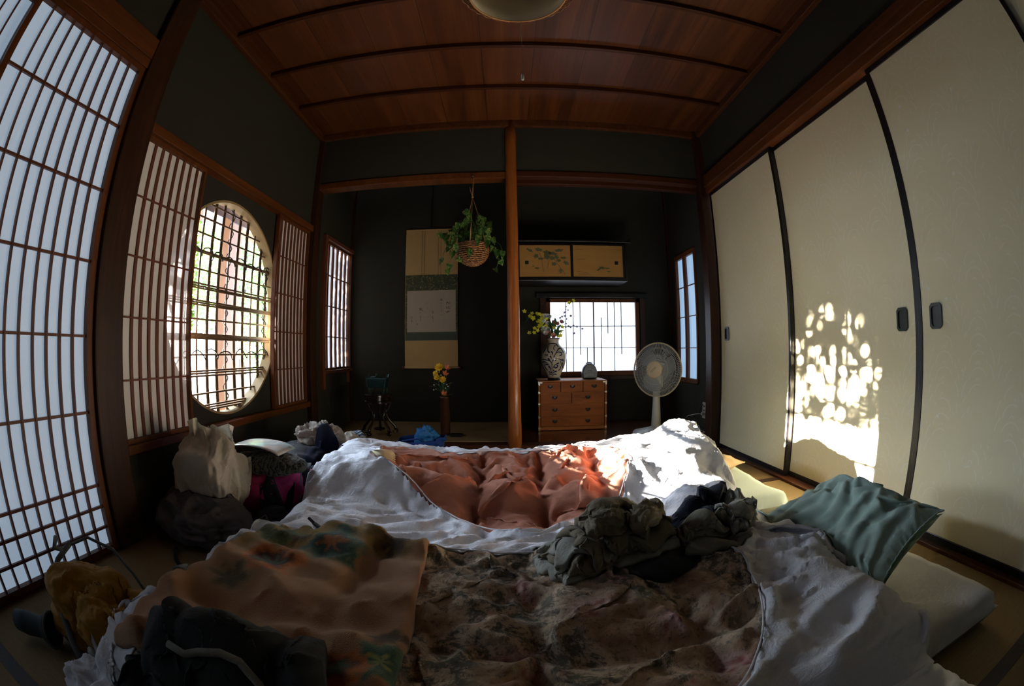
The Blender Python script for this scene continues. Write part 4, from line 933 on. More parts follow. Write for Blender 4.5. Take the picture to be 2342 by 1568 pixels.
# blue tote and crumpled plastic
M['blue_cloth'] = fabric('blue_cloth', lin(.012, .045, .20), lin(.02, .065, .26), .8)
t = NT('blue_plastic'); M['blue_plastic'] = t.bsdf(t.mix(t.noise(t.coord(), 20, 3), lin(.01, .10, .45), lin(.03, .30, .55)), .15, t.bump(t.noise(t.coord(), 55, 4, .6, 2), .8, .01), .6, **{'Transmission Weight': .15})
def oval_bag(cx, cy, z0, h, rx, ry, lean=.02, n=40, wob=.004, seed=0):
    vs = []; R_ = 9
    for i in range(R_):
        f = i / (R_ - 1)
        for k in range(n):
            a = 2 * PI * k / n; w = 1 + .10 * f - .12 * (1 - f) ** 3; q = wob * math.sin(a * 5 + f * 7 + seed) + wob * math.sin(a * 3 - f * 11)
            vs.append((cx + (rx * w + q) * math.copysign(abs(math.cos(a)) ** .75, math.cos(a)), cy + (ry * w + q) * math.copysign(abs(math.sin(a)) ** .75, math.sin(a)), z0 + h * f * (1 + .08 * math.cos(a - .6)) + .5 * q))
    m = MB(); m.add(vs, [(i * n + k, i * n + (k + 1) % n, (i + 1) * n + (k + 1) % n, (i + 1) * n + k) for i in range(R_ - 1) for k in range(n)] + [tuple(range(n - 1, -1, -1))]); return m
o = thing('tote_bag', 'open blue cloth bag at the edge of the left alcove, behind the white bedding', 'bag', (-.53, 2.62, .0))
m = oval_bag(-.53, 2.62, .001, .185, .135, .085); b = m.build('body', M['blue_cloth'], o, smooth=True); md = b.modifiers.new('s', 'SOLIDIFY'); md.thickness = .004
MB().tube([(-.60, 2.54, .15), (-.62, 2.53, .185), (-.53, 2.53, .20), (-.47, 2.54, .17)], .005, 6).build('handle', M['blue_cloth'], o, smooth=True)
MB().tube([(-.43, 2.60, .18), (-.395, 2.58, .195), (-.37, 2.57, .19)], .007, 6).build('strap', M['blue_cloth'], o, smooth=True)

def crumple(name, label, cat, c, r, mat, seed, ex=1.3, its=0, n=44, shape=None, part=None, group=None, hi=0, bend=.2, rz=0, parent=None, keep=.6, lo=0, freq=None, fdir=0., st_=1.8, boxy=.9, zst=1.3):
    """a soft lump of cloth with folds, resting on what is recorded in LAY"""
    m_, k_ = int(n * 1.3), int(n * 2)
    T, F = np.meshgrid(np.linspace(.0, PI, m_), np.linspace(0, 2 * PI, k_ + 1), indexing='ij')
    q = lambda a, e: np.sign(a) * np.abs(a) ** e
    D = np.stack([np.sin(T) ** .85 * q(np.cos(F), boxy), np.sin(T) ** .85 * q(np.sin(F), boxy), q(np.cos(T), .9)], -1)
    Rr = np.array(r); big = max(r)
    s_ = 1 + .30 * vnoise3(D * 1.0, seed, 1.3) * 2 * .6
    if shape: s_ = s_ * shape(D)
    B_ = D * s_[..., None] * Rr; f = freq or .75 / big
    ca, sa = math.cos(fdir), math.sin(fdir); Xr = np.stack([B_[..., 0] * ca + B_[..., 1] * sa, -B_[..., 0] * sa + B_[..., 1] * ca, B_[..., 2] * zst], -1)
    amp = min(.5, (ex - 1) * 1.15); disp = creases(Xr, seed + 5, f * 3.6, 3, (st_, 1, 1), .7) * amp * min(r) * 1.1 + creases(Xr, seed + 15, f * 10, 2, (1.4, 1, 1), .5) * amp * .22 * min(r)
    N_ = D / Rr; N_ /= np.linalg.norm(N_, axis=-1)[..., None] + 1e-9
    P = B_ + N_ * disp[..., None]; P[:, -1] = P[:, 0]; P[0] = P[0].mean(0); P[-1] = P[-1].mean(0)
    cz, sz = math.cos(rz), math.sin(rz); P = np.stack([P[..., 0] * cz - P[..., 1] * sz, P[..., 0] * sz + P[..., 1] * cz, P[..., 2]], -1) + np.array(c, float)
    z = LAY.at(P[..., 0], P[..., 1]) + .002 if c[1] < 2.6 else P[..., 2] * 0 + .1
    low = P[..., 2] < c[2]; z = np.where(low, z, np.minimum(z, c[2])); P[..., 2] = np.maximum(P[..., 2], z)
    o = parent or thing(name, label, cat, (c[0], c[1], float(P[..., 2].min())), group)
    m = MB(); m.grid(P); ob = m.build(part or 'cloth', mat, o, smooth=True, recalc=False)
    import bmesh
    b = bmesh.new(); b.from_mesh(ob.data); bmesh.ops.remove_doubles(b, verts=b.verts[:], dist=.0002); bmesh.ops.recalc_face_normals(b, faces=b.faces[:]); b.to_mesh(ob.data); b.free()
    ob.data.polygons.foreach_set('use_smooth', [True] * len(ob.data.polygons))
    if c[1] < 2.6: LAY.put(P)
    return o, P
_Z = LAY.Z.copy(); LAY.Z[:] = 0
crumple('plastic_bag', 'shiny blue crumpled plastic bag stuffed in the blue cloth bag', 'plastic bag', (-.495, 2.625, .185), (.065, .05, .065), M['blue_plastic'], 5, 1.35, 90, 30)
LAY.Z[:] = _Z

# hanging basket with trailing plant
BX, BY = -.225, 2.85
t = NT('wicker'); v = t.coord(); n1 = t.noise(t.coord((1, 1, 2.2)), 60, 3); M['wicker'] = t.bsdf(t.ramp(n1, [(.35, lin(.10, .035, .012)), (.6, lin(.36, .17, .06)), (.72, lin(.50, .30, .14))]), .35, None, .5)
M['twine'] = plain('jute_twine', lin(.36, .19, .07), .8, bump=.4)
o = thing('hanging_basket', 'round wicker basket hanging by twine from the left alcove lintel', 'basket', (BX, BY, 1.245))
m = MB(); rings = 15
for k in range(rings):
    f = k / (rings - 1); ph = PI * (.04 + .60 * f); r = .100 * math.sin(ph) ; z = 1.345 - .098 * math.cos(ph)
    pts = [(BX + (r + .0035 * math.sin(24 * a + k * PI)) * math.cos(a), BY + (r + .0035 * math.sin(24 * a + k * PI)) * math.sin(a), z + .0015 * math.sin(13 * a + k)) for a in [2 * PI * i / 96 for i in range(96)]]
    m.tube(pts, .0058, 5, closed=True)
m.build('weave', M['wicker'], o, smooth=True)
MB().lathe([(.001, 1.250), (.04, 1.256), (.075, 1.285), (.092, 1.33), (.093, 1.37), (.001, 1.37)], (BX, BY, 0), 24).build('liner', plain('dark_soil', lin(.02, .013, .008), .9), o, smooth=True)
m = MB(); kn = (BX - .004, BY, 1.714)
for a in (0.4, 2.5, 4.6): m.tube([kn, (BX + .05 * math.cos(a), BY + .05 * math.sin(a), 1.55), (BX + .092 * math.cos(a), BY + .092 * math.sin(a), 1.385)], .0028, 6)
m.tube([kn, (BX - .003, BY + .0, 1.80), (BX - .005, YB - .02, 1.86), (BX - .006, YB - .022, 1.885)], .003, 6); m.tube([kn, (BX - .015, BY, 1.75), (BX - .024, BY, 1.79)], .0025, 6); m.sph(kn, .008, 8, 6)
m.build('twine', M['twine'], o, smooth=True)
tag(MB().lathe([(.006, 0), (.008, .004), (.004, .01), (.002, .02)], (BX - .006, YB - .024, 1.883), 10).build('hook', M['steel'], None, smooth=True), 'small metal hook on the lintel holding the basket twine', 'hook')
o = thing('pothos_plant', 'green trailing pothos growing out of the hanging wicker basket', 'plant', (BX, BY, 1.36))
rng = random.Random(8)
t = NT('pothos_leaf'); n1 = t.noise(t.coord((3, 3, 3)), 22, 3, .6, 1); M['pothos'] = t.bsdf(t.ramp(n1, [(.42, lin(.018, .07, .018)), (.53, lin(.06, .16, .03)), (.64, lin(.38, .42, .12))]), .3, None, .5, trans=(.2, lin(.1, .3, .04)))
Q = lambda px, pz, dy=0: (BX + (px - 1082) * .00281, BY + dy, 1.36 - (pz - 568) * .00281)
m = MB(); L = MB()
def heart(p, tip, w):
    p = Vector(p); tip = Vector(tip); d = tip - p; nrm = Vector((rng.uniform(-.5, .5), -1, rng.uniform(.1, .9))); s = d.cross(nrm).normalized(); u = s.cross(d).normalized() * .25
    prof = [(0, .25), (-.06, .75), (.10, 1.0), (.35, .95), (.62, .62), (.85, .26), (1, 0)]
    vs = []
    for f, ww in prof:
        c = p + d * f - Vector((0, 0, .12 * d.length * f * f)); vs += [c - s * w * ww + u * w * ww, c, c + s * w * ww + u * w * ww]
    L.add(vs, [(i * 3 + j, i * 3 + j + 1, i * 3 + j + 4, i * 3 + j + 3) for i in range(len(prof) - 1) for j in (0, 1)])
spots = [(1003, 537), (1018, 535), (1030, 528), (1037, 545), (1024, 550), (1030, 560), (1040, 560), (1052, 545), (1060, 548), (1048, 530), (1065, 520), (1078, 512), (1085, 515), (1095, 500), (1103, 498), (1075, 495), (1065, 490), (1070, 500), (1090, 530), (1100, 520), (1112, 518), (1118, 512), (1122, 530), (1126, 545), (1115, 545), (1105, 535), (1092, 540), (1110, 555), (1120, 562), (1130, 568), (1137, 575), (1048, 515), (1056, 525), (1042, 520), (1087, 548), (1098, 552), (1035, 535), (1045, 570), (1040, 582), (1015, 598), (1030, 610), (1022, 620), (1076, 585), (1150, 580), (1145, 605), (1132, 622), (1049, 597), (1083, 525), (1070, 535), (1062, 508), (1108, 508), (1025, 540), (1055, 556)]
for px, pz in spots:
    p = Q(px, pz - 5, rng.uniform(-.10, .07) if abs(px - 1082) < 45 else rng.uniform(-.05, .05))
    if (px, pz) == (1076, 585): p = (BX - .012, BY - .105, 1.335)
    a = rng.uniform(-2.3, -.8); ln = rng.uniform(.042, .066)
    if pz > 590: ln *= .75
    heart(p, (p[0] + ln * math.cos(a), p[1] + rng.uniform(-.03, .01), p[2] + ln * math.sin(a)), rng.uniform(.016, .024))
    if pz < 575: m.tube([(BX + rng.uniform(-.05, .05), BY + rng.uniform(-.05, .05), 1.365), (BX + (p[0] - BX) * .6, BY + (p[1] - BY) * .5, max(p[2], 1.37) + .03), p], .0012, 4)
for pts in ([(1130, 560), (1137, 585), (1141, 600), (1136, 618)], [(1139, 592), (1146, 600)], [(1035, 570), (1044, 590), (1048, 600)], [(1025, 560), (1016, 580), (1015, 598)], [(1040, 575), (1032, 600), (1024, 618)], [(1128, 550), (1145, 562), (1150, 578)]):
    m.tube([Q(*q, -.03) for q in pts], .0013, 5)
m.build('vines', M['stem_green'], o, smooth=True); L.build('leaves', M['pothos'], o, recalc=False)

# ------------------------------------------------------------------ right alcove
AZ = .085
t = NT('painted_gold_paper'); v = t.coord(); s3 = t.n('ShaderNodeSeparateXYZ', {0: v}); X_, Z_ = s3.outputs[0], s3.outputs[2]
base = t.mix(t.noise(t.coord((1, 1, 3)), 5, 4), lin(.34, .165, .038), lin(.46, .25, .065))
hill = t.math('SUBTRACT', t.math('ADD', t.math('MULTIPLY', t.math('SINE', t.math('MULTIPLY', X_, 6.0)), .02), t.math('MULTIPLY', t.noise(v, 8, 3), .05)), t.math('SUBTRACT', Z_, 1.455))
hm = t.ramp(hill, [(.0, lin(0, 0, 0)), (.012, lin(1, 1, 1)), (.09, lin(.15, .15, .15))]); hm2 = t.math('MULTIPLY', hm, t.ramp(X_, [(.35, lin(0, 0, 0)), (.5, lin(1, 1, 1)), (.8, lin(.3, .3, .3))]))
M['goldpaper'] = t.bsdf(t.mix(t.math('MULTIPLY', hm2, .55), base, lin(.14, .065, .03)), .7)
M['pinepaint'] = plain('green_paint', lin(.10, .11, .05), .8, noise=.4); M['brownpaint'] = plain('brown_paint', lin(.20, .10, .045), .8); M['greypaint'] = plain('pale_paint', lin(.42, .32, .20), .8)
o = thing('wall_cabinet', 'black-framed hanging wall cabinet with two painted sliding doors in the right alcove', 'cabinet', (.52, 3.655, 1.245))
m = MB(); fy = 3.48
m.box(.058, .955, fy, YA - .002, 1.243, 1.262); m.box(.058, .985, fy - .02, YA - .002, 1.555, 1.572); m.box(.935, .955, fy, YA - .002, 1.262, 1.555); m.box(.058, .075, fy, YA - .002, 1.262, 1.555); m.box(.075, .935, YA - .02, YA - .002, 1.262, 1.555)
m.build('body', M['lacquer'], o, bevel=.003)
MB().prism([(.96, 1.572), (.985, 1.572), (.985, 1.592), (.975, 1.590)], fy - .02, YA - .01, 'y').build('shelf_lip', M['lacquer'], o)
for i, (x0, x1, yy) in enumerate(((.078, .508, fy + .012), (.500, .932, fy + .004))):
    f = MB(); b = .014; f.box(x0, x0 + b, yy - .004, yy + .012, 1.262, 1.545); f.box(x1 - b, x1, yy - .004, yy + .012, 1.262, 1.545); f.box(x0 + b, x1 - b, yy - .004, yy + .012, 1.53, 1.545); f.box(x0 + b, x1 - b, yy - .004, yy + .012, 1.262, 1.275)
    d = f.build('door', M['lacquer'], o); MB().box(x0 + b, x1 - b, yy, yy + .01, 1.275, 1.53).build('painted_panel', M['goldpaper'], d)
    hx = .148 if i == 0 else .866; MB().box(hx - .014, hx + .014, yy - .003, yy, 1.376, 1.404).build('pull', M['bronze'], d, bevel=.002)
    m = MB(); mb2 = MB(); pp = lambda a, b: (.092 + (a - 80) / (2195 - 80) * .823, 1.53 - (b - 150) / (790 - 150) * .255)
    def daub(M_, a, b, ra, rb, rot=0, n=14):
        cx, cz = pp(a, b); rx = ra * .823 / 2115; rz_ = rb * .255 / 640; vs = [(cx, yy - .0012, cz)]
        for k in range(n):
            q = 2 * PI * k / n; w = 1 + .25 * math.sin(q * 5 + a); x = rx * w * math.cos(q); z = rz_ * w * math.sin(q); vs.append((cx + x * math.cos(rot) - z * math.sin(rot), yy - .0012, cz + x * math.sin(rot) + z * math.cos(rot)))
        M_.add(vs, [(0, k + 1, (k + 1) % n + 1) for k in range(n)])
    def line(M_, pts, w):
        for (a, b), (c, d_) in zip(pts, pts[1:]):
            (xa, za), (xb, zb) = pp(a, b), pp(c, d_); l = math.hypot(xb - xa, zb - za); nx, nz = -(zb - za) / l * w, (xb - xa) / l * w
            M_.add([(xa + nx, yy - .0008, za + nz), (xa - nx, yy - .0008, za - nz), (xb - nx, yy - .0008, zb - nz), (xb + nx, yy - .0008, zb + nz)], [(0, 1, 2, 3)])
    if i == 0:
        for a, b, ra, rb, r_ in ((285, 250, 75, 26, -.5), (470, 240, 75, 34, -.2), (640, 300, 85, 40, -.2), (760, 320, 80, 32, -.2), (880, 255, 85, 30, .1), (415, 370, 50, 42, .4), (510, 425, 60, 26, 0), (630, 380, 60, 60, 0), (740, 410, 55, 40, 0), (830, 395, 45, 36, -.3), (970, 405, 60, 24, 0), (870, 460, 45, 30, 0), (775, 530, 45, 36, 0), (1020, 510, 60, 32, -.5), (910, 670, 35, 45, 0), (430, 615, 45, 20, 0), (355, 575, 25, 10, 0)): daub(m, a, b, ra, rb, r_)
        for pts in ([(570, 690), (545, 600), (530, 480), (520, 400), (480, 300)], [(640, 620), (660, 520), (690, 430), (700, 340)], [(930, 690), (900, 600), (840, 520), (800, 440)], [(985, 740), (960, 650)]): line(mb2, pts, .0022)
    else:
        for a, b, ra, rb, r_ in ((1760, 605, 70, 26, -.1), (1870, 612, 50, 14, 0), (1690, 640, 50, 16, .5), (1110, 690, 0, 0, 0), (1900, 680, 40, 10, 0)): 
            if ra: daub(m, a, b, ra, rb, r_)
        for pts in ([(1240, 680), (1400, 700), (1500, 740)], [(1210, 240), (1290, 228), (1370, 238)], [(1280, 740), (1450, 745)], [(1230, 440), (1420, 435)]): line(mb2, pts, .0016)
    if m.v: m.build('painted_pine_pattern', M['pinepaint'], d, recalc=False)
    if mb2.v: mb2.build('painted_line_pattern', M['brownpaint'], d, recalc=False)

# chest of drawers
t = NT('chest_wood'); gv = t.coord((1.2, 9, 9)); a1 = t.noise(gv, 3, 5, .6, .7); M['chest'] = t.bsdf(t.ramp(a1, [(.3, lin(.18, .042, .005)), (.7, lin(.34, .095, .012))]), .5, None, .2)
M['chest_edge'] = wood('chest_edge_wood', lin(.24, .07, .015), lin(.38, .14, .035), 'x', .5, spec=.2)
M['iron'] = plain('black_iron', lin(.02, .02, .02), .35, .6, .6)
o = thing('chest_of_drawers', 'low reddish wooden chest with iron drawer pulls beneath the paper window', 'chest', (.487, 3.6, AZ))
x0, x1, y0, y1, z0, z1 = .222, .752, 3.42, 3.78, AZ, .470
m = MB(); m.box(x0, x0 + .014, y0, y1, z0, z1 - .012); m.box(x1 - .014, x1, y0, y1, z0, z1 - .012); m.box(x0 + .014, x1 - .014, y0 + .3, y1, z0, z1 - .012); m.box(x0 + .014, x1 - .014, y0 + .004, y1, z0 + .004, z0 + .03); m.box(x0, x1, y0, y1, z1 - .012, z1)
for z in (.379, .292, .190): m.box(x0 + .014, x1 - .014, y0 + .002, y0 + .3, z - .003, z + .003)
m.build('body', M['chest_edge'], o, bevel=.0015)
rows = [(.382, .457, [x0 + .016, .393, .566, x1 - .016]), (.295, .376, [x0 + .016, .478, x1 - .016]), (.193, .289, [x0 + .016, x1 - .016]), (.117, .187, [x0 + .016, x1 - .016])]
hs = [[.313, .484, .654], [.348, .604], [.348, .604], [.348, .604]]
for (a, b, xs), hx in zip(rows, hs):
    for i in range(len(xs) - 1):
        d = MB().box(xs[i] + .002, xs[i + 1] - .002, y0 + .005, y0 + .28, a, b).build('drawer', M['chest'], o, bevel=.0015)
        for hq in [h for h in hx if xs[i] < h < xs[i + 1]]:
            zc = (a + b) / 2 + .006; pl = [(hq - .020, zc + .010), (hq - .017, zc), (hq - .008, zc - .013), (hq, zc - .016), (hq + .008, zc - .013), (hq + .017, zc), (hq + .020, zc + .010)]
            k = MB(); k.prism(pl, y0 + .002, y0 + .005, 'y'); k.tube([(hq - .015, y0 - .001, zc + .006), (hq - .013, y0 - .009, zc - .004), (hq, y0 - .011, zc - .010), (hq + .013, y0 - .009, zc - .004), (hq + .015, y0 - .001, zc + .006)], .003, 6)
            k.build('handle', M['iron'], d)
for z in (z1 - .014, .379, .292, .190, z0 + .02):
    for s_, xx in ((1, x0), (-1, x1)): m = MB(); m.box(min(xx, xx + s_ * .03) if z == z1 - .014 else min(xx, xx + s_ * .014), max(xx, xx + s_ * .03) if z == z1 - .014 else max(xx, xx + s_ * .014), y0 - .0015, y0, z - .006, z + .006); m.box(min(xx - s_ * .0015, xx), max(xx - s_ * .0015, xx), y0, y0 + .03, z - .012, z + .012); m.build('corner_fitting', M['steel'], o)
for a_ in (x0, x1 - .012): MB().box(a_, a_ + .012, y0 - .0015, y0, z1 - .035, z1 - .021).build('corner_fitting', M['steel'], o)

# blue-and-white vase
WX, WY = .355, 3.56
t = NT('painted_porcelain'); v = t.coord(); M['porcelain'] = t.bsdf(t.mix(t.noise(v, 12, 3), lin(.46, .42, .34), lin(.54, .50, .41)), .10, None, .6)
M['cobalt'] = plain('cobalt_paint', lin(.008, .014, .075), .12, .6)
o = thing('porcelain_vase', 'large white vase with dark blue scroll painting standing on the chest', 'vase', (WX, WY, .4705))
prof = [(.048, .4705), (.052, .474), (.052, .482), (.047, .487), (.049, .500), (.063, .530), (.080, .565), (.093, .60), (.100, .635), (.100, .665), (.092, .695), (.074, .722), (.053, .740), (.043, .755), (.041, .770), (.045, .785), (.052, .795), (.053, .799), (.046, .798), (.038, .77), (.02, .70)]
MB().lathe(prof[3:], (WX, WY, 0), 44, capt=False).build('body', M['porcelain'], o, smooth=True)
MB().lathe(prof[:4], (WX, WY, 0), 36).build('foot', M['lacquer'], o, smooth=True)
MB().lathe([(.0525, .794), (.0545, .798), (.0505, .8005), (.046, .799)], (WX, WY, 0), 36, capb=False, capt=False).build('lip', M['cobalt'], o, smooth=True)
rp = [(z, r) for r, z in prof[3:18]]
def vr(z): return float(np.interp(z, [q[0] for q in rp], [q[1] for q in rp]))
toc = math.atan2(-WY, -WX)
m = MB()
def stroke(pts, w0, w1, n=14, fat=.5):
    # pts in pixels of the vase close-up -> painted on the body
    P = []
    for i in range(n):
        f = i / (n - 1) * (len(pts) - 1); k = min(int(f), len(pts) - 2); u = f - k
        p0 = pts[max(k - 1, 0)]; p1 = pts[k]; p2 = pts[k + 1]; p3 = pts[min(k + 2, len(pts) - 1)]
        P.append([.5 * (2 * p1[j] + (p2[j] - p0[j]) * u + (2 * p0[j] - 5 * p1[j] + 4 * p2[j] - p3[j]) * u * u + (3 * p1[j] - p0[j] - 3 * p2[j] + p3[j]) * u ** 3) for j in (0, 1)])
    S3 = []
    for i, (a, b) in enumerate(P):
        z = .487 + (1465 - b) / (1465 - 785) * .312; r = vr(z); h = (a - 660) * .000443; s_ = max(-.97, min(.97, h / (r + 1e-6))); an = toc + math.asin(s_)
        S3.append((an, z))
    vs = []
    for i, (an, z) in enumerate(S3):
        a0, z0_ = S3[max(i - 1, 0)]; a1_, z1_ = S3[min(i + 1, n - 1)]; r = vr(z); dx, dz = (a1_ - a0) * r, z1_ - z0_; l = math.hypot(dx, dz) + 1e-9
        f = i / (n - 1); w = 1.55 * (w0 + (w1 - w0) * f) * (1 + fat * math.sin(PI * f))
        for s_ in (-1, 1):
            aa = an + s_ * (-dz / l) * w / r; zz = z + s_ * dx / l * w; rr = vr(zz) + .0007; vs.append((WX + rr * math.cos(aa), WY + rr * math.sin(aa), zz))
    m.add(vs, [(2 * i, 2 * i + 1, 2 * i + 3, 2 * i + 2) for i in range(n - 1)])
for pts, a, b in [([(635, 1440), (625, 1300), (630, 1180), (690, 1060), (740, 960), (700, 900), (655, 960), (680, 1000)], .0010, .0016), ([(640, 1250), (600, 1180), (540, 1160), (455, 1150)], .001, .002), ([(620, 1320), (560, 1230), (500, 1190), (460, 1200)], .001, .0022),
                  ([(625, 1380), (590, 1300), (555, 1260), (590, 1290)], .001, .0022), ([(500, 1210), (505, 1280), (550, 1335)], .0014, .0026), ([(640, 1300), (680, 1240), (730, 1260), (690, 1295), (665, 1270)], .0012, .0028), ([(640, 1180), (700, 1130), (790, 1160), (845, 1185)], .0012, .002), ([(790, 1160), (835, 1150)], .002, .001), ([(780, 1170), (790, 1240), (830, 1320)], .0016, .0014), ([(780, 1260), (770, 1310), (735, 1340)], .0012, .0024),
                  ([(655, 1100), (720, 1030), (790, 1040), (790, 1080), (755, 1085)], .0012, .0024), ([(700, 1030), (770, 960), (830, 1040)], .0012, .0028), ([(780, 940), (850, 980), (870, 1050)], .001, .0030), ([(640, 1080), (635, 1040), (615, 1015)], .001, .0032), ([(620, 1140), (610, 1110), (595, 1090)], .001, .003), ([(605, 1200), (580, 1150), (555, 1135)], .0012, .0036), ([(700, 1150), (680, 1180)], .003, .001), ([(700, 1225), (750, 1210)], .0012, .003),
                  ([(480, 1035), (520, 960), (560, 905)], .003, .001), ([(560, 930), (560, 1010), (590, 1035)], .0014, .003), ([(500, 1070), (530, 1075), (520, 1110)], .0018, .001), ([(545, 1060), (550, 1095)], .0024, .001), ([(640, 1390), (600, 1370), (570, 1360)], .001, .0028), ([(645, 1385), (670, 1360), (710, 1350)], .001, .0030), ([(640, 1420), (600, 1400), (580, 1405)], .001, .0022), ([(645, 1420), (670, 1400), (705, 1410)], .001, .0022), ([(650, 1350), (660, 1325)], .001, .0026), ([(560, 890), (620, 880), (690, 885), (745, 930)], .0022, .001), ([(880, 1050), (892, 1100), (885, 1180)], .0018, .001), ([(525, 1220), (520, 1240), (560, 1235)], .0016, .0026), ([(810, 1200), (820, 1270), (805, 1300)], .0024, .001)]: stroke(pts, a, b)
m.build('painted_scrolls', M['cobalt'], o, smooth=True, recalc=False)
o = thing('flower_bouquet', 'spreading bouquet of yellow, white and pink artificial flowers in the blue-painted vase', 'bouquet', (WX, WY, .80))
rng = random.Random(21); V = lambda a, b, dy=0: (WX + (a - 660) * .000443, WY + dy, .799 + (785 - b) * .000445)
m = MB()
sprays = [[(640, 780), (560, 560), (420, 380), (270, 350), (140, 320), (60, 300)], [(640, 780), (480, 640), (330, 610), (230, 690), (200, 750)], [(640, 780), (700, 520), (860, 340), (960, 170), (1040, 100), (1070, 50)], [(640, 780), (780, 600), (900, 575), (1060, 590), (1190, 630)], [(640, 780), (560, 480), (450, 400), (390, 370)], [(660, 780), (760, 480), (820, 400)], [(430, 400), (230, 420), (150, 510)], [(900, 575), (960, 620), (1030, 730)], [(700, 700), (690, 420)], [(860, 560), (900, 440), (970, 390)], [(860, 560), (850, 340), (890, 240)]]
for s_ in sprays: m.tube([V(*q, .03 * math.sin(i * 1.7)) for i, q in enumerate(s_)], .0014, 5)
m.build('stems', M['stem_green'], o, smooth=True)
def fl(name, mat, spots, r, n=5, cup=.35, ly=1, up=.3):
    for a, b in spots:
        k = MB(); flower(k, V(a, b, rng.uniform(-.06, .04)), (rng.uniform(-.5, .5), -1, up + rng.uniform(-.3, .3)), r * rng.uniform(.85, 1.15), n, cup, ly, rng); k.build(name, mat, o, recalc=False)
fl('yellow_flower', M['acid_petal'], [(140, 318), (240, 395), (275, 360), (298, 438), (385, 350), (405, 375), (440, 390), (465, 400), (420, 480), (380, 490), (455, 535), (415, 570), (400, 590), (320, 615), (375, 650), (232, 690), (305, 695), (1030, 120), (960, 155), (515, 575), (535, 445), (660, 610), (760, 665), (800, 670), (820, 590), (735, 745), (790, 745), (450, 440), (360, 360), (430, 530)], .017)
fl('white_flower', M['white_petal'], [(565, 400), (500, 410), (480, 470), (565, 530), (500, 610), (460, 665), (492, 715), (550, 645), (590, 410)], .019, 10, .7, 3)
fl('pink_flower', M['pink_petal'], [(575, 695), (650, 750), (800, 505), (665, 520), (735, 525)], .018, 9, .7, 3)
fl('mauve_flower', M['mauve_petal'], [(655, 490), (780, 435), (810, 415), (885, 240), (850, 340), (862, 400), (970, 397), (900, 450), (870, 540), (930, 580), (1015, 575), (1065, 595), (970, 600), (1185, 630), (1020, 710), (875, 600), (915, 300), (830, 500)], .010, 5, .5)
m = MB()
for a, b, c_, d_ in [(600, 780, 560, 590), (640, 780, 620, 560), (680, 780, 690, 600), (700, 760, 760, 560), (640, 700, 585, 440), (720, 760, 740, 640), (600, 700, 530, 620), (690, 600, 690, 410), (720, 640, 800, 540), (620, 620, 560, 470), (650, 660, 720, 560), (160, 340, 195, 470), (200, 420, 150, 515), (370, 420, 365, 500), (640, 640, 650, 500), (700, 700, 850, 640)]: leafm(m, V(a, b), V(c_, d_, rng.uniform(-.04, .03)), .013 if a > 500 else .004)
m.build('leaves', M['leaf_dark'], o, recalc=False)

# small silver clock radio with a face-like front
RX, RY = .64, 3.57
M['silverp'] = plain('silver_plastic', lin(.11, .13, .16), .3, .5, .2); M['bluep'] = plain('dark_blue_plastic', lin(.02, .03, .09), .3)
o = thing('bedside_clock', 'small dome-shaped silver alarm clock on the chest, in front of the bright window', 'clock', (RX, RY, .4705))
pl = [(RX - .060, .4715), (RX + .060, .4715)] + [(RX + .061 * math.cos(PI * k / 18) * (1.0 if k not in (0, 18) else 1), .52 + .078 * math.sin(PI * k / 18)) for k in range(19)]
MB().prism(pl, RY - .035, RY + .03, 'y').build('case', M['silverp'], o, bevel=.012, smooth=False)
q = [(RX - .033, .495), (RX + .033, .495)] + [(RX + .033 * math.cos(PI * k / 10), .525 + .032 * math.sin(PI * k / 10)) for k in range(11)]
MB().prism(q, RY - .037, RY - .034, 'y').build('front_plate', plain('grey_plate', lin(.16, .19, .22), .35), o)
m = MB()
for x, z, r in ((-.011, .537, .005), (.008, .538, .005), (-.018, .565, .003), (.038, .517, .003), (-.036, .515, .003), (.02, .556, .003)): m.sph((RX + x, RY - .0375, z), r, 8, 6, (1, .3, 1))
m.box(RX - .026, RX + .026, RY - .0385, RY - .0365, .521, .5235); m.build('buttons', M['lacquer'], o, smooth=False)
m = MB(); m.tube([(RX + .03 * math.cos(PI * (.25 + .5 * k / 8)) * 1.1, RY - .002, .566 + .034 * math.sin(PI * (.25 + .5 * k / 8))) for k in range(9)], .007, 8); m.build('top_button', M['bluep'], o, smooth=True)

# electric fan
FX, FY, FZ = 1.045, 3.06, .555
M['fanw'] = plain('off_white_plastic', lin(.50, .50, .46), .35); M['fanc'] = plain('cream_cap', lin(.52, .42, .27), .35)
t = NT('smoky_blade'); b = t.n('ShaderNodeBsdfPrincipled', {'Base Color': lin(.42, .46, .50), 'Roughness': .25, 'Alpha': .62}); t.link(b.outputs[0], t.out.inputs[0]); M['blade'] = t.m
o = thing('electric_fan', 'white standing electric fan with round wire guard beside the chest', 'fan', (FX, FY, AZ))
m = MB(); bp = []
for k in range(40):
    a = 2 * PI * k / 40; bp.append((FX + .02 + .175 * math.copysign(abs(math.cos(a)) ** .7, math.cos(a)), FY + .05 + .14 * math.copysign(abs(math.sin(a)) ** .7, math.sin(a))))
cxx, cyy = FX + .02, FY + .05
vs = []
for f, z in ((1.0, AZ + .001), (1.0, AZ + .016), (.93, AZ + .028), (.5, AZ + .045), (.22, AZ + .06)): vs += [(cxx + (x - cxx) * f, cyy + (y - cyy) * f, z) for x, y in bp]
m.add(vs, [(i * 40 + k, i * 40 + (k + 1) % 40, (i + 1) * 40 + (k + 1) % 40, (i + 1) * 40 + k) for i in range(4) for k in range(40)] + [tuple(range(39, -1, -1)), tuple(range(160, 200))])
m.build('base', M['fanw'], o, smooth=True)
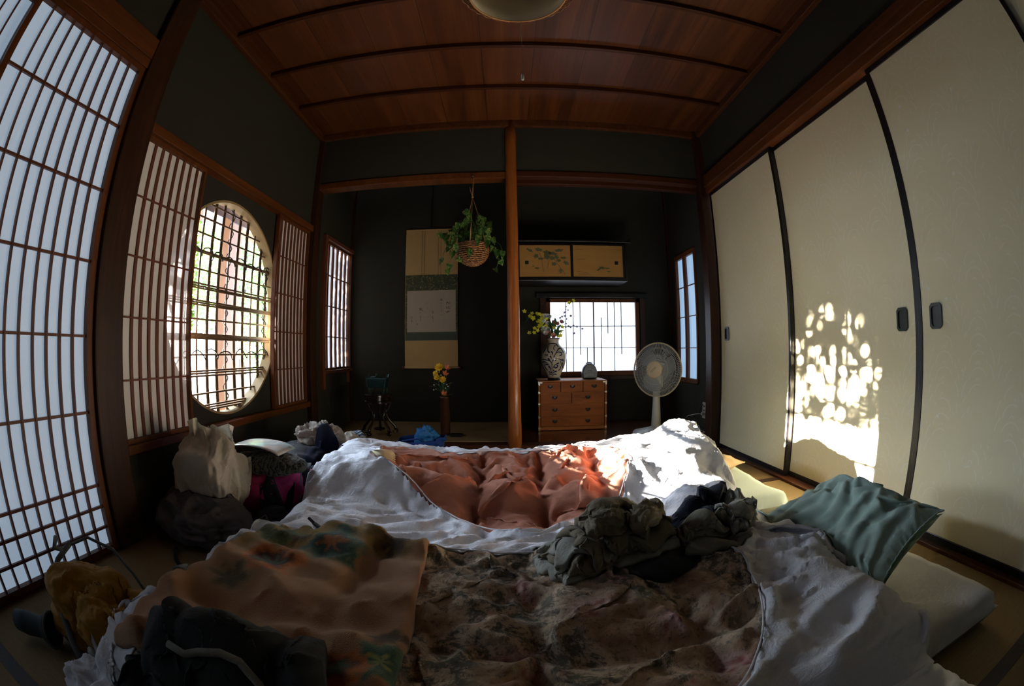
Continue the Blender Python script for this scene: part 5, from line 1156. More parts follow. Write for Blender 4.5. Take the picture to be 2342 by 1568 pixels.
MB().lathe([(.036, AZ + .05), (.031, .25), (.027, .33), (.026, .40), (.020, .43), (.018, .46), (.001, .462)], (FX + .01, FY + .045, 0), 24, capt=False).build('column', M['fanw'], o, smooth=True)
yw = math.radians(-44); HM = Matrix.Translation((FX - .0, FY, FZ)) @ Matrix.Rotation(yw, 4, 'Z') @ Matrix.Rotation(math.radians(-3), 4, 'X')   # local -y is the front
def hb(mb, name, mat, parent, **kw): mb.rot(0, HM); return mb.build(name, mat, parent, **kw)
R_ = .188
mo = MB(); mo.lathe([(.012, -.012), (.042, -.006), (.052, .02), (.052, .07), (.045, .105), (.02, .12), (.001, .121)], (0, 0, 0), 24, 'y'); mo.box(-.02, .02, .02, .06, -.12, -.03)
mt = hb(mo, 'motor_housing', M['fanw'], o, smooth=False, bevel=0)
def guard(front):
    g = MB(); s_ = -1 if front else 1; n = 90
    for k in range(n):
        a = 2 * PI * k / n; tw = .35 if front else -.25; pts = []
        for f in (0, .25, .5, .75, .92, 1):
            r = .060 + (R_ - .060) * f; d = s_ * (.052 * (1 - f ** 2.6)); q = a + tw * f; pts.append((r * math.cos(q), d, r * math.sin(q)))
        g.tube(pts, .0011, 4, cap=False)
    for r, d in ((R_ * .55, .044), (R_ * .82, .022)): g.tube([(r * math.cos(2 * PI * k / 60), s_ * d, r * math.sin(2 * PI * k / 60)) for k in range(60)], .0012, 4, closed=True)
    return hb(g, 'front_guard' if front else 'rear_guard', M['fanw'], o, smooth=True)
guard(False)
g = MB()
for b in range(3):
    a0 = 2 * PI * b / 3 + 1.9; G = np.zeros((10, 12, 3))
    for i in range(10):
        r = .03 + .125 * i / 9
        for j in range(12):
            u = j / 11 - .5; sw = (.62 + .25 * math.sin(PI * i / 9)) * (1 if r > .05 else .6); q = a0 + u * sw * 1.5 + .5 * i / 9; rr = r * (1 - .10 * (2 * u) ** 4 * (i / 9)); G[i, j] = (rr * math.cos(q), -.018 + .034 * u * (1 + .2 * i / 9), rr * math.sin(q))
    k = MB(); k.grid(G); hb(k, 'blade', M['blade'], o, smooth=True)
k = MB(); k.lathe([(.001, -.035), (.022, -.034), (.026, -.028), (.026, -.005)], (0, 0, 0), 20, 'y', capt=False); hb(k, 'hub', M['fanw'], o, smooth=True)
guard(True)
k = MB(); k.tube([((R_ + .001) * math.cos(2 * PI * i / 72), 0, (R_ + .001) * math.sin(2 * PI * i / 72)) for i in range(72)], .0055, 8, closed=True); hb(k, 'guard_ring', M['fanc'], o, smooth=True)
k = MB(); k.lathe([(.060, -.050), (.062, -.053), (.060, -.058), (.052, -.062), (.02, -.066), (.001, -.0665)], (0, 0, 0), 32, 'y', capb=False, capt=False); cap = hb(k, 'centre_cap', M['fanc'], o, smooth=True)
k = MB(); k.tube([(-.022, -.0655, -.018), (-.008, -.067, .0), (.018, -.0655, .018)], .0012, 5); k.tube([(-.012, -.066, -.020), (.004, -.0675, -.002), (.022, -.065, .016)], .0008, 5); hb(k, 'cap_mark', M['iron'], cap)
k = MB(); k.box(-.012, .012, -.004, .03, -R_ - .012, -R_ + .006); hb(k, 'guard_clip', M['fanw'], o)

# wall socket with plugs and cords
M['ivory'] = plain('ivory_plastic', lin(.45, .42, .34), .4); M['white_cord'] = plain('white_cord', lin(.55, .52, .45), .5)
o = thing('wall_outlet', 'ivory wall socket low on the side wall beside the corner post', 'socket', (XR, 3.10, .24))
MB().box(XR - .008, XR - .0005, 3.065, 3.135, .18, .30).build('plate', M['ivory'], o, bevel=.003)
m = MB(); [m.box(XR - .0085, XR - .0078, 3.09, 3.11, z, z + .012) for z in (.205, .235, .265)]; m.build('sockets', M['iron'], o)
tag(MB().tube([(XR - .01, 3.10, .215), (1.40, 3.15, .21), (1.36, 3.22, .19), (1.33, 3.23, .16), (1.36, 3.17, .14), (1.40, 3.10, .13), (1.40, 3.06, .10), (1.42, 3.04, .092), (1.43, 3.01, .09), (1.38, 3.03, .09), (1.30, 3.08, .09), (1.22, 3.12, .094)], .0030, 6).build('fan_cord', M['white_cord'], None, smooth=True), 'white power cord looping from the wall socket towards the fan', 'cord')
tag(MB().box(XR - .03, XR - .009, 3.09, 3.11, .205, .228).build('plug', M['ivory'], None, bevel=.003), 'small ivory plug in the lower wall socket', 'plug')
tag(MB().tube([(XR - .01, 3.115, .285), (1.432, 3.14, .26), (1.428, 3.16, .20), (1.43, 3.155, .14), (1.435, 3.13, .095), (1.42, 3.05, .09)], .0025, 6).build('black_cord', M['black'], None, smooth=True), 'thin black cord running down the side wall from the socket', 'cord')
tag(MB().tube([(1.385, 2.86, .012), (1.36, 2.80, .006), (1.37, 2.74, .006), (1.40, 2.75, .006), (1.395, 2.82, .006), (1.37, 2.84, .01), (1.35, 2.78, .006)], .003, 6).build('coiled_cord', M['black'], None, smooth=True), 'small coil of dark cord on the floor by the corner post', 'cord')

# ceiling lamp
o = thing('pendant_lamp', 'round pendant lamp with a fabric drum inside an open woven shade', 'lamp', (.042, 1.192, 1.95))
t = NT('lamp_fabric'); M['lampcloth'] = t.bsdf(lin(.62, .56, .42), .9, None, .2, trans=(.3, lin(.6, .52, .38)))
b = MB().lathe([(.172, 1.952), (.176, 2.0), (.176, 2.14)], (.042, 1.192, 0), 48, capb=False, capt=False).build('drum', M['lampcloth'], o, smooth=True); md = b.modifiers.new('s', 'SOLIDIFY'); md.thickness = .002
MB().lathe([(.176, 2.14), (.001, 2.145)], (.042, 1.192, 0), 48, capb=False, capt=False).build('drum_top', M['lampcloth'], o)
MB().tube([(.042 + .1735 * math.cos(2 * PI * k / 64), 1.192 + .1735 * math.sin(2 * PI * k / 64), 1.952) for k in range(64)], .0038, 8, closed=True).build('rim', plain('cane', lin(.42, .20, .06), .5), o, smooth=True)
m = MB(); rng = random.Random(3)
for k in range(110):
    a = 2 * PI * k / 110; tw = .22 * (1 if k % 2 else -1); pts = []
    for f in (0, .33, .66, 1): r = .178 + .052 * math.sin(f * PI * .62); z = 1.956 + .10 * f; q = a + tw * f; pts.append((.042 + r * math.cos(q), 1.192 + r * math.sin(q), z))
    m.tube(pts, .0014, 4, cap=False)
for r, z in ((.212, 1.985), (.228, 2.02), (.228, 2.056)):
    m.tube([(.042 + (r + .003 * math.sin(30 * 2 * PI * k / 120)) * math.cos(2 * PI * k / 120), 1.192 + (r + .003 * math.sin(30 * 2 * PI * k / 120)) * math.sin(2 * PI * k / 120), z) for k in range(120)], .0022, 5, closed=True)
m.build('woven_shade', M['wicker'], o, smooth=True)
MB().lathe([(.001, 1.995), (.06, 1.998), (.075, 2.01), (.075, 2.03), (.001, 2.03)], (.042, 1.192, 0), 32).build('bulb_cover', plain('milk_cover', lin(.65, .65, .58), .4), o, smooth=True)
MB().tube([(.042, 1.192, 2.14), (.042, 1.192, 2.30)], .004, 8).build('flex', M['black'], o); MB().lathe([(.001, 2.29), (.045, 2.295), (.05, 2.329)], (.042, 1.192, 0), 24).build('ceiling_rose', M['ivory'], o, smooth=True)
MB().tube([(.050, 1.192, 1.996), (.050, 1.192, 1.54)], .0007, 4).build('pull_string', M['white_cord'], o)
MB().lathe([(.001, 1.525), (.0045, 1.527), (.005, 1.545), (.0035, 1.549), (.001, 1.55)], (.050, 1.192, 0), 12).build('pull_knob', plain('white_plastic', lin(.7, .7, .66), .4), o, smooth=True)
# ------------------------------------------------------------------ soft things on and beside the beds
def pad_on(name, label, cat, corners, th, mat, ridge=None, nx=90, ny=70, er=.02, smoothn=6, seed=1, sim=0, ex=1.1, part='cloth', parent=None, group=None, wob=.01, sub=False, bend=.2):
    """a blanket-like slab lying on whatever is recorded below it"""
    u, v = np.meshgrid(np.linspace(0, 1, nx), np.linspace(0, 1, ny), indexing='ij')
    XY = quad(corners, u, v); X = XY[..., 0] + wob * fbm(u * 2, v * 2, seed + 1, 1.3); Y = XY[..., 1] + wob * fbm(u * 2, v * 2, seed + 2, 1.3)
    su = math.dist(corners[0], corners[1]); sv = math.dist(corners[0], corners[3])
    e = np.minimum(np.minimum(u, 1 - u) * su, np.minimum(v, 1 - v) * sv); r = np.sqrt(np.clip(1 - (1 - np.clip(e / er, 0, 1)) ** 2, 0, 1))
    L0 = LAY.at(X, Y); L = np.maximum(smooth(L0[..., None], smoothn)[..., 0], L0 - .004)
    Z = L + .003 + th * (.35 + .65 * r) + (ridge(X, Y) * r if ridge else 0)
    P = np.stack([X, Y, Z], -1)
    P[..., 2] += folds2(X, Y, seed + 8, 14 if sim else 5, seed * .7, 2.5, 3) * (.014 if sim else .006) * r
    if sim:
        P[..., 2] += np.abs(fbm(X, Y, seed + 4, 9, 3)) * .03 * r
        base = Layer(X.min() - .1, X.max() + .1, Y.min() - .1, Y.max() + .1, .01); base.put(np.stack([X, Y, Z], -1)); base.Z = np.where(base.Z == 0, L.min(), base.Z)
        def coll(Q):
            z = base.at(Q[..., 0], Q[..., 1]); m = Q[..., 2] < z; Q[..., 2][m] = z[m]; hi = z + .05; m = Q[..., 2] > hi; Q[..., 2][m] = hi[m]
        pin = np.zeros_like(X); pin[0] = pin[-1] = 1; pin[:, 0] = pin[:, -1] = 1
        P = smooth(relax(P, (ex, ex), sim, coll, pin, bend=bend, g=-.0004), 1, .7)
    m = MB(); m.grid(P); k = len(m.v); Q = P.copy(); Q[..., 2] = np.minimum(np.maximum(L0, 0) + .002, P[..., 2] - .002); m.grid(Q, True)
    ring = [i * ny for i in range(nx)] + [(nx - 1) * ny + j for j in range(1, ny)] + [i * ny + ny - 1 for i in range(nx - 2, -1, -1)] + [j for j in range(ny - 2, 0, -1)]
    m.f += [(ring[i], ring[(i + 1) % len(ring)], k + ring[(i + 1) % len(ring)], k + ring[i]) for i in range(len(ring))]
    c = P.reshape(-1, 3).mean(0); o = parent or thing(name, label, cat, (float(c[0]), float(c[1]), float(Q[..., 2].min())), group)
    m.build(part, mat, o, smooth=True); LAY.put(P)
    return o, P
# beige blanket with printed flowers along its ends
t = NT('peach_blanket'); v = t.coord(kind='Object'); s3 = t.n('ShaderNodeSeparateXYZ', {0: v}); wn = t.noise(v, 26, 3); wn2 = t.noise(v, 9, 2)
fz_ = t.noise(v, 420, 2)
body = t.mix(t.noise(v, 5, 3), lin(.36, .18, .085), lin(.45, .24, .12))
c = body
# a faded band of leaf green and ochre at the far end (object origin lies mid-blanket)
band = t.math('ADD', t.math('SUBTRACT', s3.outputs[1], t.math('MULTIPLY', s3.outputs[0], .35)), t.math('MULTIPLY', t.math('SUBTRACT', wn2, .5), .14)); bm = t.ramp(band, [(.165, lin(0, 0, 0)), (.20, lin(1, 1, 1))])
c = t.mix(t.math('MULTIPLY', bm, .75), c, t.ramp(wn2, [(.35, lin(.07, .09, .04)), (.5, lin(.33, .21, .05)), (.65, lin(.16, .12, .04))]))
def bloom(c, bx, by, r, ca, cb, cc):
    dx = t.math('SUBTRACT', s3.outputs[0], bx); dy = t.math('SUBTRACT', s3.outputs[1], by)
    d = t.math('SQRT', t.math('ADD', t.math('MULTIPLY', dx, dx), t.math('MULTIPLY', dy, dy))); an = t.math('ARCTAN2', dy, dx)
    pet = t.math('MULTIPLY', t.math('SINE', t.math('ADD', t.math('MULTIPLY', an, 6.0), t.math('MULTIPLY', wn, 7.0))), .10)
    q = t.math('ADD', t.math('DIVIDE', d, r), t.math('ADD', pet, t.math('MULTIPLY', t.math('SUBTRACT', wn, .5), 1.1)))
    m_ = t.ramp(q, [(.72, lin(1, 1, 1)), (1.12, lin(0, 0, 0))]); return t.mix(m_, c, t.ramp(q, [(.12, cc), (.38, ca), (.85, cb)]))
for args in [(-.10, .075, .080, lin(.10, .03, .015), lin(.62, .17, .03), lin(.10, .16, .10)), (.01, .20, .085, lin(.035, .07, .055), lin(.10, .17, .12), lin(.40, .14, .04)), (.15, .255, .07, lin(.08, .04, .012), lin(.30, .17, .05), lin(.05, .03, .015)), (-.09, .24, .06, lin(.09, .045, .015), lin(.36, .22, .06), lin(.06, .04, .02)), (-.17, .25, .07, lin(.06, .08, .03), lin(.20, .22, .10), lin(.3, .2, .05)), (-.15, -.03, .06, lin(.12, .08, .03), lin(.36, .24, .12), lin(.1, .08, .04)),
             (.235, -.21, .06, lin(.04, .10, .06), lin(.12, .20, .11), lin(.3, .3, .08)), (.17, -.235, .055, lin(.14, .04, .015), lin(.62, .17, .03), lin(.05, .10, .06)), (.225, -.13, .035, lin(.06, .03, .01), lin(.16, .09, .03), lin(.05, .03, .01)), (-.02, -.30, .07, lin(.20, .08, .02), lin(.45, .22, .05), lin(.05, .05, .03))]: c = bloom(c, *args)
M['blanket'] = t.bsdf(c, .95, t.bump(fz_, .6, .004), .1, sheen=.25)
t = None
rid = lambda x, y: .011 * np.sin((y * 62 + x * 14) + 3.0 * fbm(x, y, 5, 3, 2) * 2) * np.clip(.5 + 1.4 * fbm(x, y, 9, 3, 2), 0, 1.2) + .03 * fbm(x, y, 12, 6, 2)
pad_on('blanket', 'peach fleece blanket with faded flower prints, folded over the left of the near bed', 'blanket', ((-.715, .40), (-.160, .36), (-.195, 1.045), (-.635, 1.085)), .030, M['blanket'], rid, 120, 110, .028, 30, 4)

pillow('pillow', 'large sage green pillow propped at the right end of the near bed', ((.74, 1.17, .16), (1.02, 1.06, .27), (1.05, .62, .285), (.80, .60, .13)), .15, M['green_cloth'], 61, 1.16, 80, 200)

# heap of folded clothes on the beds
M['olive_cloth'] = fabric('olive_trouser_cloth', lin(.14, .112, .068), lin(.21, .175, .115), .85, 800, .4, wr=45)
M['grey_cloth'] = fabric('grey_green_cloth', lin(.23, .22, .18), lin(.32, .31, .26), .85, 800, .4, wr=45)
M['navy_cloth'] = fabric('near_black_navy_cloth', lin(.006, .008, .016), lin(.012, .015, .028), .85, 800, .3, wr=40)
M['khaki_cloth'] = fabric('khaki_cloth', lin(.15, .135, .10), lin(.20, .185, .14), .9, 800, .3, wr=45)
M['black_cloth'] = fabric('black_cloth', lin(.006, .006, .007), lin(.012, .012, .013), .8)
def rect(cx, cy, a, b, rz): c, s = math.cos(rz), math.sin(rz); return tuple((cx + x * c - y * s, cy + x * s + y * c) for x, y in ((-a, -b), (a, -b), (a, b), (-a, b)))
crumple('folded_shirt', 'black folded garment at the bottom of the clothes heap', 'shirt', (.36, .885, LAY.at(np.array(.36), np.array(.885)) + .015), (.125, .055, .025), M['black_cloth'], 71, 1.15, 70, 32, rz=.5, hi=1.2)
LZ = lambda x, y: float(LAY.at(np.array(x), np.array(y)))
fold = lambda k, fx_, fy_: (lambda x, y: .007 * np.sin(x * fx_ + y * fy_ + k) + .014 * fbm(x, y, k, 12, 3))
o = thing('folded_trousers', 'crumpled olive-grey trousers folded in layers, largest item of the clothes heap', 'trousers', (.23, .90, LZ(.23, .90)))
for i, (cx, cy, a, b, rz, mt, th) in enumerate([(.215, .940, .140, .085, .30, 'grey_cloth', .016), (.220, .938, .132, .080, .36, 'olive_cloth', .015), (.205, .945, .120, .075, .25, 'grey_cloth', .014), (.245, .935, .118, .070, .42, 'olive_cloth', .015), (.262, .945, .098, .058, .50, 'olive_cloth', .014), (.245, .985, .080, .034, .35, 'olive_cloth', .016)]):
    pad_on('', '', '', rect(cx, cy, a, b, rz), th, M[mt], fold(i * 3 + 2, 60 * math.cos(rz + i), 60 * math.sin(rz + i)), 60, 44, .012, 3, 70 + i, 60, 1.16, 'folded_layer', o, wob=.035)
crumple('', '', '', (.205, .885, LZ(.205, .885) + .004), (.055, .030, .026), M['olive_cloth'], 83, 1.5, 90, 30, rz=.5, parent=o, part='rolled_leg')
crumple('', '', '', (.300, .925, LZ(.30, .925) + .002), (.075, .030, .022), M['olive_cloth'], 84, 1.5, 90, 30, rz=.9, parent=o, part='rolled_leg')
o = thing('jumper', 'near-black navy jumper in a soft heap between the two beds', 'jumper', (.50, 1.05, LZ(.50, 1.05)))
for i, (cx, cy, a, b, rz, th) in enumerate([(.50, 1.045, .125, .065, .70, .030), (.49, 1.05, .10, .055, .60, .028), (.56, 1.11, .06, .035, 1.0, .024)]): pad_on('', '', '', rect(cx, cy, a, b, rz), th, M['navy_cloth'], fold(i * 5 + 3, 50, 30), 50, 36, .022, 3, 170 + i, 50, 1.15, 'folded_layer', o, wob=.04)
o = thing('towel', 'small khaki towel folded below the dark jumper', 'towel', (.475, .91, LZ(.475, .91)))
for i, (cx, cy, a, b, rz, th) in enumerate([(.475, .905, .085, .032, .10, .016), (.455, .93, .070, .028, .30, .020)]): pad_on('', '', '', rect(cx, cy, a, b, rz), th, M['khaki_cloth'], fold(i * 5 + 7, 60, 40), 44, 26, .014, 2, 180 + i, 40, 1.14, 'folded_layer', o, wob=.03)
o = thing('shirt', 'grey-green crumpled shirt beside the dark jumper near the green pillow', 'shirt', (.60, 1.01, LZ(.60, 1.01)))
for i, (cx, cy, a, b, rz, th) in enumerate([(.60, 1.01, .105, .040, .95, .022), (.61, 1.02, .085, .028, 1.05, .024), (.565, .965, .05, .03, .5, .018)]): pad_on('', '', '', rect(cx, cy, a, b, rz), th, M['grey_cloth'], fold(i * 5 + 11, 70, 50), 50, 30, .014, 2, 190 + i, 50, 1.16, 'folded_layer', o, wob=.035)

# black camera strap lying on the far comforter, and pale cord tassel
z0 = LZ(-.50, 1.13); S_ = [(-.60, 1.20), (-.575, 1.165), (-.55, 1.15), (-.52, 1.12), (-.47, 1.11), (-.42, 1.095), (-.36, 1.075)]
o = thing('shoulder_strap', 'black webbing strap with loose buckle end lying on white bedding beside the flowered blanket', 'strap', (-.5, 1.13, z0))
MB().tube([(x, y, LZ(x, y) + .010) for x, y in S_], [.004, .007, .006, .012, .012, .009, .006], 8).build('webbing', M['black_cloth'], o, smooth=True)
MB().tube([(-.575, 1.165, LZ(-.575, 1.165) + .01), (-.60, 1.175, LZ(-.60, 1.175) + .022)], .005, 6).build('buckle', M['black'], o)
o = thing('cord_tassel', 'gathered cream cord knot at the corner of the terracotta quilt', 'tassel', (-.49, 1.66, LZ(-.49, 1.66)))
rng = random.Random(5); m = MB()
for k in range(16):
    a = -.5 + k * .09; x1, y1 = -.53 + .085 * math.cos(a), 1.655 + .075 * math.sin(a) + .02
    m.tube([(-.53, 1.665, LZ(-.53, 1.665) + .012), ((x1 - .53) / 2, (y1 + 1.665) / 2, LZ((x1 - .53) / 2, (y1 + 1.665) / 2) + .022), (x1, y1, LZ(x1, y1) + .008)], [.004, .007, .003], 6)
m.build('cords', fabric('cream_cord', lin(.55, .46, .27), lin(.66, .57, .36)), o, smooth=True)

# ------------------------------------------------------------------ luggage heap by the round window
M['grey_nylon'] = fabric('grey_brown_nylon', lin(.085, .070, .068), lin(.12, .10, .098), .5, 500, .2, wr=25)
t = NT('white_plastic_film'); v = t.coord(); M['film'] = t.bsdf(t.mix(t.noise(v, 7, 3), lin(.60, .54, .44), lin(.74, .69, .60)), .28, t.bump(t.noise(v, 22, 4, .6, 1.5), .5, .012), .5, trans=(.3, lin(.75, .66, .52)))
t = NT('zebra_knit'); v = t.coord(); w = t.n('ShaderNodeTexWave', {'Vector': v, 'Scale': 16.0, 'Distortion': 9.0, 'Detail': 4.0, 'Detail Scale': 3.0}).outputs['Fac']; M['fur'] = t.bsdf(t.mix(w, lin(.012, .012, .010), lin(.11, .105, .085)), .95, t.bump(t.noise(v, 90, 4), 1, .01), .1, sheen=.3)
M['magenta'] = fabric('magenta_nylon', lin(.36, .022, .10), lin(.46, .035, .14), .6, 500, .2, wr=24)
M['beige_cloth'] = fabric('beige_hat_cloth', lin(.24, .205, .165), lin(.32, .28, .23), .9, 600, .3, wr=45)
M['cream_cloth'] = fabric('cream_cloth', lin(.44, .40, .32), lin(.54, .49, .40), .9, 600, .3, wr=35)
t = NT('striped_cloth'); v = t.coord(rot=(0, 0, .7)); w = t.n('ShaderNodeTexWave', {'Vector': v, 'Scale': 14.0, 'Distortion': 1.0}).outputs['Fac']; M['stripe'] = t.bsdf(t.mix(t.math('GREATER_THAN', w, .55), lin(.02, .06, .16), lin(.5, .52, .5)), .9)
crumple('duffel_bag', 'black travel bag at the back of the luggage heap under the beige hat', 'bag', (-1.03, 2.10, .12), (.22, .23, .125), M['black_cloth'], 101, 1.12, 80, 44)
o, _ = crumple('backpack', 'magenta and black backpack lying in the luggage heap beside the round window', 'backpack', (-1.03, 1.66, .13), (.19, .22, .135), M['magenta'], 103, 1.14, 90, 48)
for pts in ([(-.96, 1.80), (-.90, 1.68), (-.87, 1.56), (-.88, 1.47)], [(-1.16, 1.62), (-1.03, 1.55), (-.93, 1.50), (-.85, 1.49)], [(-.86, 1.74), (-.84, 1.66), (-.83, 1.58)]):
    k = MB(); pp_ = [(x, y, LZ(x, y) + .006) for x, y in pts]; P_ = []
    for i, p in enumerate(pp_): a = Vector(pp_[max(i - 1, 0)]); b = Vector(pp_[min(i + 1, len(pp_) - 1)]); s_ = (b - a).cross(Vector((0, 0, 1))).normalized() * .016; P_.append([tuple(Vector(p) - s_), tuple(Vector(p) + s_)])
    k.grid(np.array(P_)); ob = k.build('strap', M['black_cloth'], o, smooth=True); md = ob.modifiers.new('s', 'SOLIDIFY'); md.thickness = .006; md.offset = 1
crumple('', '', '', (-.87, 1.40, .06), (.075, .10, .06), M['black_cloth'], 104, 1.15, 70, 28, parent=o, part='front_pocket')
MB().tube([(-.855, 1.70, LZ(-.855, 1.70) + .004), (-.84, 1.67, .26), (-.83, 1.62, .25), (-.85, 1.60, LZ(-.85, 1.60) + .006)], .0022, 6).build('cord_loop', plain('teal_cord', lin(.03, .30, .20), .6), o, smooth=True)
crumple('folded_fur_wrap', 'dark streaked furry wrap folded on top of the magenta backpack', 'wrap', (-.965, 1.535, LZ(-.965, 1.535) + .012), (.165, .075, .042), M['fur'], 107, 1.25, 90, 40, rz=.05, hi=1.15)
LZm = LZ(-.99, 1.56) + .012
k = MB(); G = np.zeros((16, 8, 3))
for i in range(16):
    for j in range(8):
        f = i / 15; g_ = j / 7 - .5; z = .018 * math.sin(f * PI) ** .7 + (.0 if f < .8 else -.10 * (f - .8) ** 1.6); G[i, j] = (-1.13 + .27 * f, 1.575 - .02 * f + g_ * .15, max(z + LZm, LZ(-1.13 + .27 * f, 1.575 - .02 * f + g_ * .15) + .004))
k.grid(G); t = NT('magazine_page'); nz = t.noise(t.coord(), 9, 4); M['page'] = t.bsdf(t.ramp(nz, [(.4, lin(.70, .66, .60)), (.5, lin(.62, .50, .42)), (.58, lin(.45, .60, .60)), (.66, lin(.74, .70, .64))]), .22, None, .5)
ob = k.build('magazine', M['page'], None, smooth=True); md = ob.modifiers.new('s', 'SOLIDIFY'); md.thickness = .004; tag(ob, 'glossy pale magazine lying on the furry wrap beside the plastic bag', 'magazine')
crumple('jacket', 'grey-brown crumpled jacket on the floor below the cream plastic bag', 'jacket', (-1.12, 1.265, .085), (.215, .125, .095), M['grey_nylon'], 111, 1.3, 130, 54, rz=.12, bend=.35)
MB().tube([(-.90, 1.30, .10), (-.86, 1.33, .13), (-.82, 1.30, .09), (-.80, 1.26, .04)], .004, 6).build('drawstring', M['grey_nylon'], bpy.data.objects['jacket'], smooth=True)
bagshape = lambda D: 1 - .18 * np.clip(D[..., 2], 0, 1) + .10 * np.clip(D[..., 2], 0, 1) * np.sin(np.arctan2(D[..., 1], D[..., 0]) * 3 + 1) + .05 * np.sin(np.arctan2(D[..., 1], D[..., 0]) * 5) * np.clip(1 - np.abs(D[..., 2]), 0, 1)
crumple('carrier_bag', 'cream-white plastic carrier bag standing full beside the lattice window panel', 'plastic bag', (-1.125, 1.38, .262), (.140, .125, .168), M['film'], 117, 1.24, 110, 56, shape=bagshape, zst=.38, st_=1.0, freq=3.6, boxy=.8)
z = .43; k = MB(); G = np.zeros((18, 6, 3))
for i in range(18):
    for j in range(6):
        f = i / 17; g_ = j / 5; x = -1.20 + .19 * f; G[i, j] = (x + .012 * math.sin(f * 17), 1.33 + .08 * f + .012 * math.sin(f * 23 + g_ * 3) , .37 + .075 * g_ * (1 - .35 * f + .25 * math.sin(f * 9)))
k.grid(G); k.build('torn_rim', M['film'], bpy.data.objects['carrier_bag'], smooth=True)
crumple('sun_hat', 'beige crumpled cloth hat on top of the luggage heap', 'hat', (-.965, 2.13, LZ(-.965, 2.13) + .025), (.125, .115, .065), M['beige_cloth'], 121, 1.45, 130, 44)
crumple('cotton_cloth', 'cream cotton cloth bunched behind the beige hat', 'cloth', (-.885, 2.36, .115), (.11, .13, .125), M['cream_cloth'], 125, 1.2, 90, 36)
crumple('striped_towel', 'blue and white striped cloth end poking out behind the white bedding', 'towel', (-.80, 2.41, .13), (.075, .06, .075), M['stripe'], 127, 1.2, 70, 28)
crumple('navy_sweater', 'dark navy folded sweater wedged between the luggage and the far bed', 'sweater', (-.87, 1.90, .09), (.10, .17, .10), fabric('navy_wool', lin(.004, .006, .018), lin(.008, .011, .028)), 129, 1.04, 80, 36)
MB().tube([(-1.19, 1.13, .006), (-1.12, 1.05, .006), (-1.03, .99, .006), (-.985, 1.02, .008), (-1.0, 1.10, .008), (-1.04, 1.17, .012)], .009, 6).build('floor_strap', M['black_cloth'], None, smooth=True); tag(bpy.data.objects['floor_strap'], 'black strap looping across the tatami below the grey jacket', 'strap')

# ------------------------------------------------------------------ bottom left: yellow day pack and clothes
M['yellow'] = fabric('mustard_yellow_nylon', lin(.34, .155, .009), lin(.44, .22, .016), .6, 500, .3, wr=24)
M['grey_web'] = fabric('grey_webbing', lin(.10, .11, .11), lin(.15, .16, .16), .7)
pk = lambda D: 1 + .18 * np.clip(D[..., 2], 0, 1) ** 2 - .10 * np.abs(D[..., 1])
o, _ = crumple('day_pack', 'mustard yellow day pack with grey trim slumped on the tatami at the lower left', 'backpack', (-.98, .52, .10), (.145, .105, .108), M['yellow'], 131, 1.10, 90, 50, shape=pk, rz=.5)
crumple('', '', '', (-.86, .475, .10), (.075, .055, .085), M['yellow'], 133, 1.2, 80, 34, rz=.5, parent=o, part='side_pocket')
crumple('', '', '', (-.765, .615, .155), (.10, .030, .028), M['yellow'], 135, 1.3, 90, 34, rz=.35, parent=o, part='shoulder_strap')
crumple('', '', '', (-.695, .645, .165), (.035, .022, .020), M['grey_web'], 136, 1.2, 60, 22, rz=-.2, parent=o, part='strap_padding')
for pts, r in (([(-1.06, .47, .20), (-1.02, .44, .13), (-.96, .40, .07), (-.90, .375, .03)], .011), ([(-.99, .53, .268), (-.95, .57, .285), (-.88, .60, .265), (-.83, .61, .21), (-.80, .61, .17)], .004), ([(-1.0, .50, .262), (-.99, .47, .275), (-1.02, .50, .285)], .007), ([(-1.04, .43, .16), (-1.05, .50, .22), (-1.03, .55, .255)], .008)):
    MB().tube(pts, r, 8).build('grey_trim', M['grey_web'], o, smooth=True)
MB().sph((-.905, .425, .045), .022, 12, 8, (1, .8, 1)).build('pale_badge', M['fanw'], o, smooth=True)
o = thing('camera_case', 'dark round-mouthed camera pouch lying by the yellow pack', 'pouch', (-1.12, .36, 0))
k = MB(); k.lathe([(.030, -.14), (.034, -.10), (.030, -.04), (.046, -.012), (.050, 0), (.044, .003), (.036, -.02), (.001, -.03)], (0, 0, 0), 26, 'y', capt=False); k.rot(0, Matrix.Translation((-1.07, .395, .052)) @ Matrix.Rotation(math.radians(-62), 4, 'Z'))
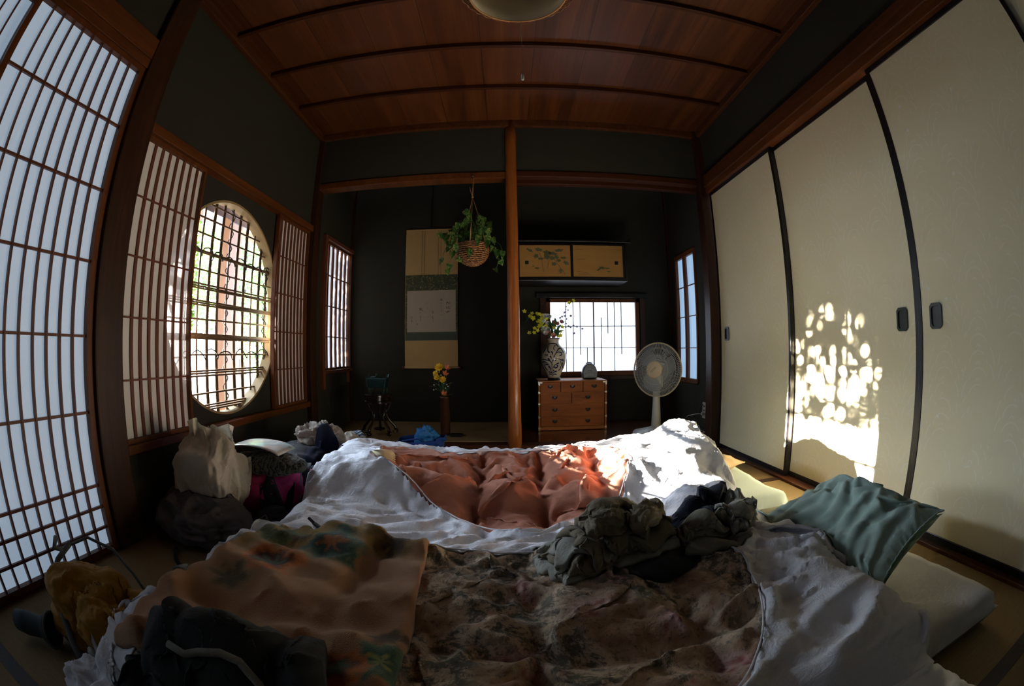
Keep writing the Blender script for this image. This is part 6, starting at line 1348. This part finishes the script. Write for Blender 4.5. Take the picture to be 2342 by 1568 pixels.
k.build('body', fabric('dark_teal_nylon', lin(.018, .028, .032), lin(.03, .045, .05), .6), o, smooth=True)
k = MB(); k.tube([(.0485 * math.cos(2 * PI * i / 30), .001, .0485 * math.sin(2 * PI * i / 30)) for i in range(30)], .004, 6, closed=True); k.rot(0, Matrix.Translation((-1.07, .395, .052)) @ Matrix.Rotation(math.radians(-62), 4, 'Z')); k.build('rim', M['grey_web'], o, smooth=True)
crumple('white_towel', 'small white towel bunched on the tatami at the bottom edge below the yellow pack', 'towel', (-.80, .345, .04), (.085, .065, .05), M['white_cotton'], 141, 1.35, 100, 34)
rid2 = lambda x, y: .030 * np.abs(np.sin(np.arctan2(y - .05, x + .40) * 9 + 2 * fbm(x, y, 3, 5, 2))) + .03 * blob(x, y, -.48, .45, .06, .06) + .03 * blob(x, y, -.36, .46, .09, .07) - .02 * blob(x, y, -.43, .40, .05, .05)
o, P_ = pad_on('trousers', 'charcoal trousers thrown over the lower corner of the flowered blanket', 'trousers', ((-.72, .20), (-.20, .18), (-.28, .515), (-.54, .500)), .02, M['charcoal'] if 'charcoal' in M else fabric('charcoal_cloth', lin(.021, .023, .022), lin(.038, .040, .038), .85, 700, .3, wr=30), rid2, 90, 70, .03, 14, 151, 110, 1.14, wob=.05)
W_ = [(-.50, .385), (-.47, .387), (-.44, .392), (-.40, .402), (-.37, .405), (-.34, .395), (-.32, .375), (-.30, .345), (-.285, .31), (-.27, .27)]
MB().tube([(x, y, LZ(x, y) + .003) for x, y in W_], .007, 8).build('drawstring', M['grey_cloth'], o, smooth=True)

# ------------------------------------------------------------------ a thing with a single mesh needs no empty of its own
for e_ in [o for o in list(COL.objects) if o.type == 'EMPTY' and o.parent is None and len(o.children) == 1 and not o.children[0].children]:
    ch = e_.children[0]; nm = e_.name; loc = e_.location.copy(); rzz = e_.rotation_euler.z
    props = {k: e_[k] for k in ('label', 'category', 'group', 'kind') if k in e_}
    bpy.data.objects.remove(e_); ch.parent = None; ch.location = loc; ch.rotation_euler.z = rzz; ch.name = nm; ch.data.name = nm
    for k, v_ in props.items(): ch[k] = v_
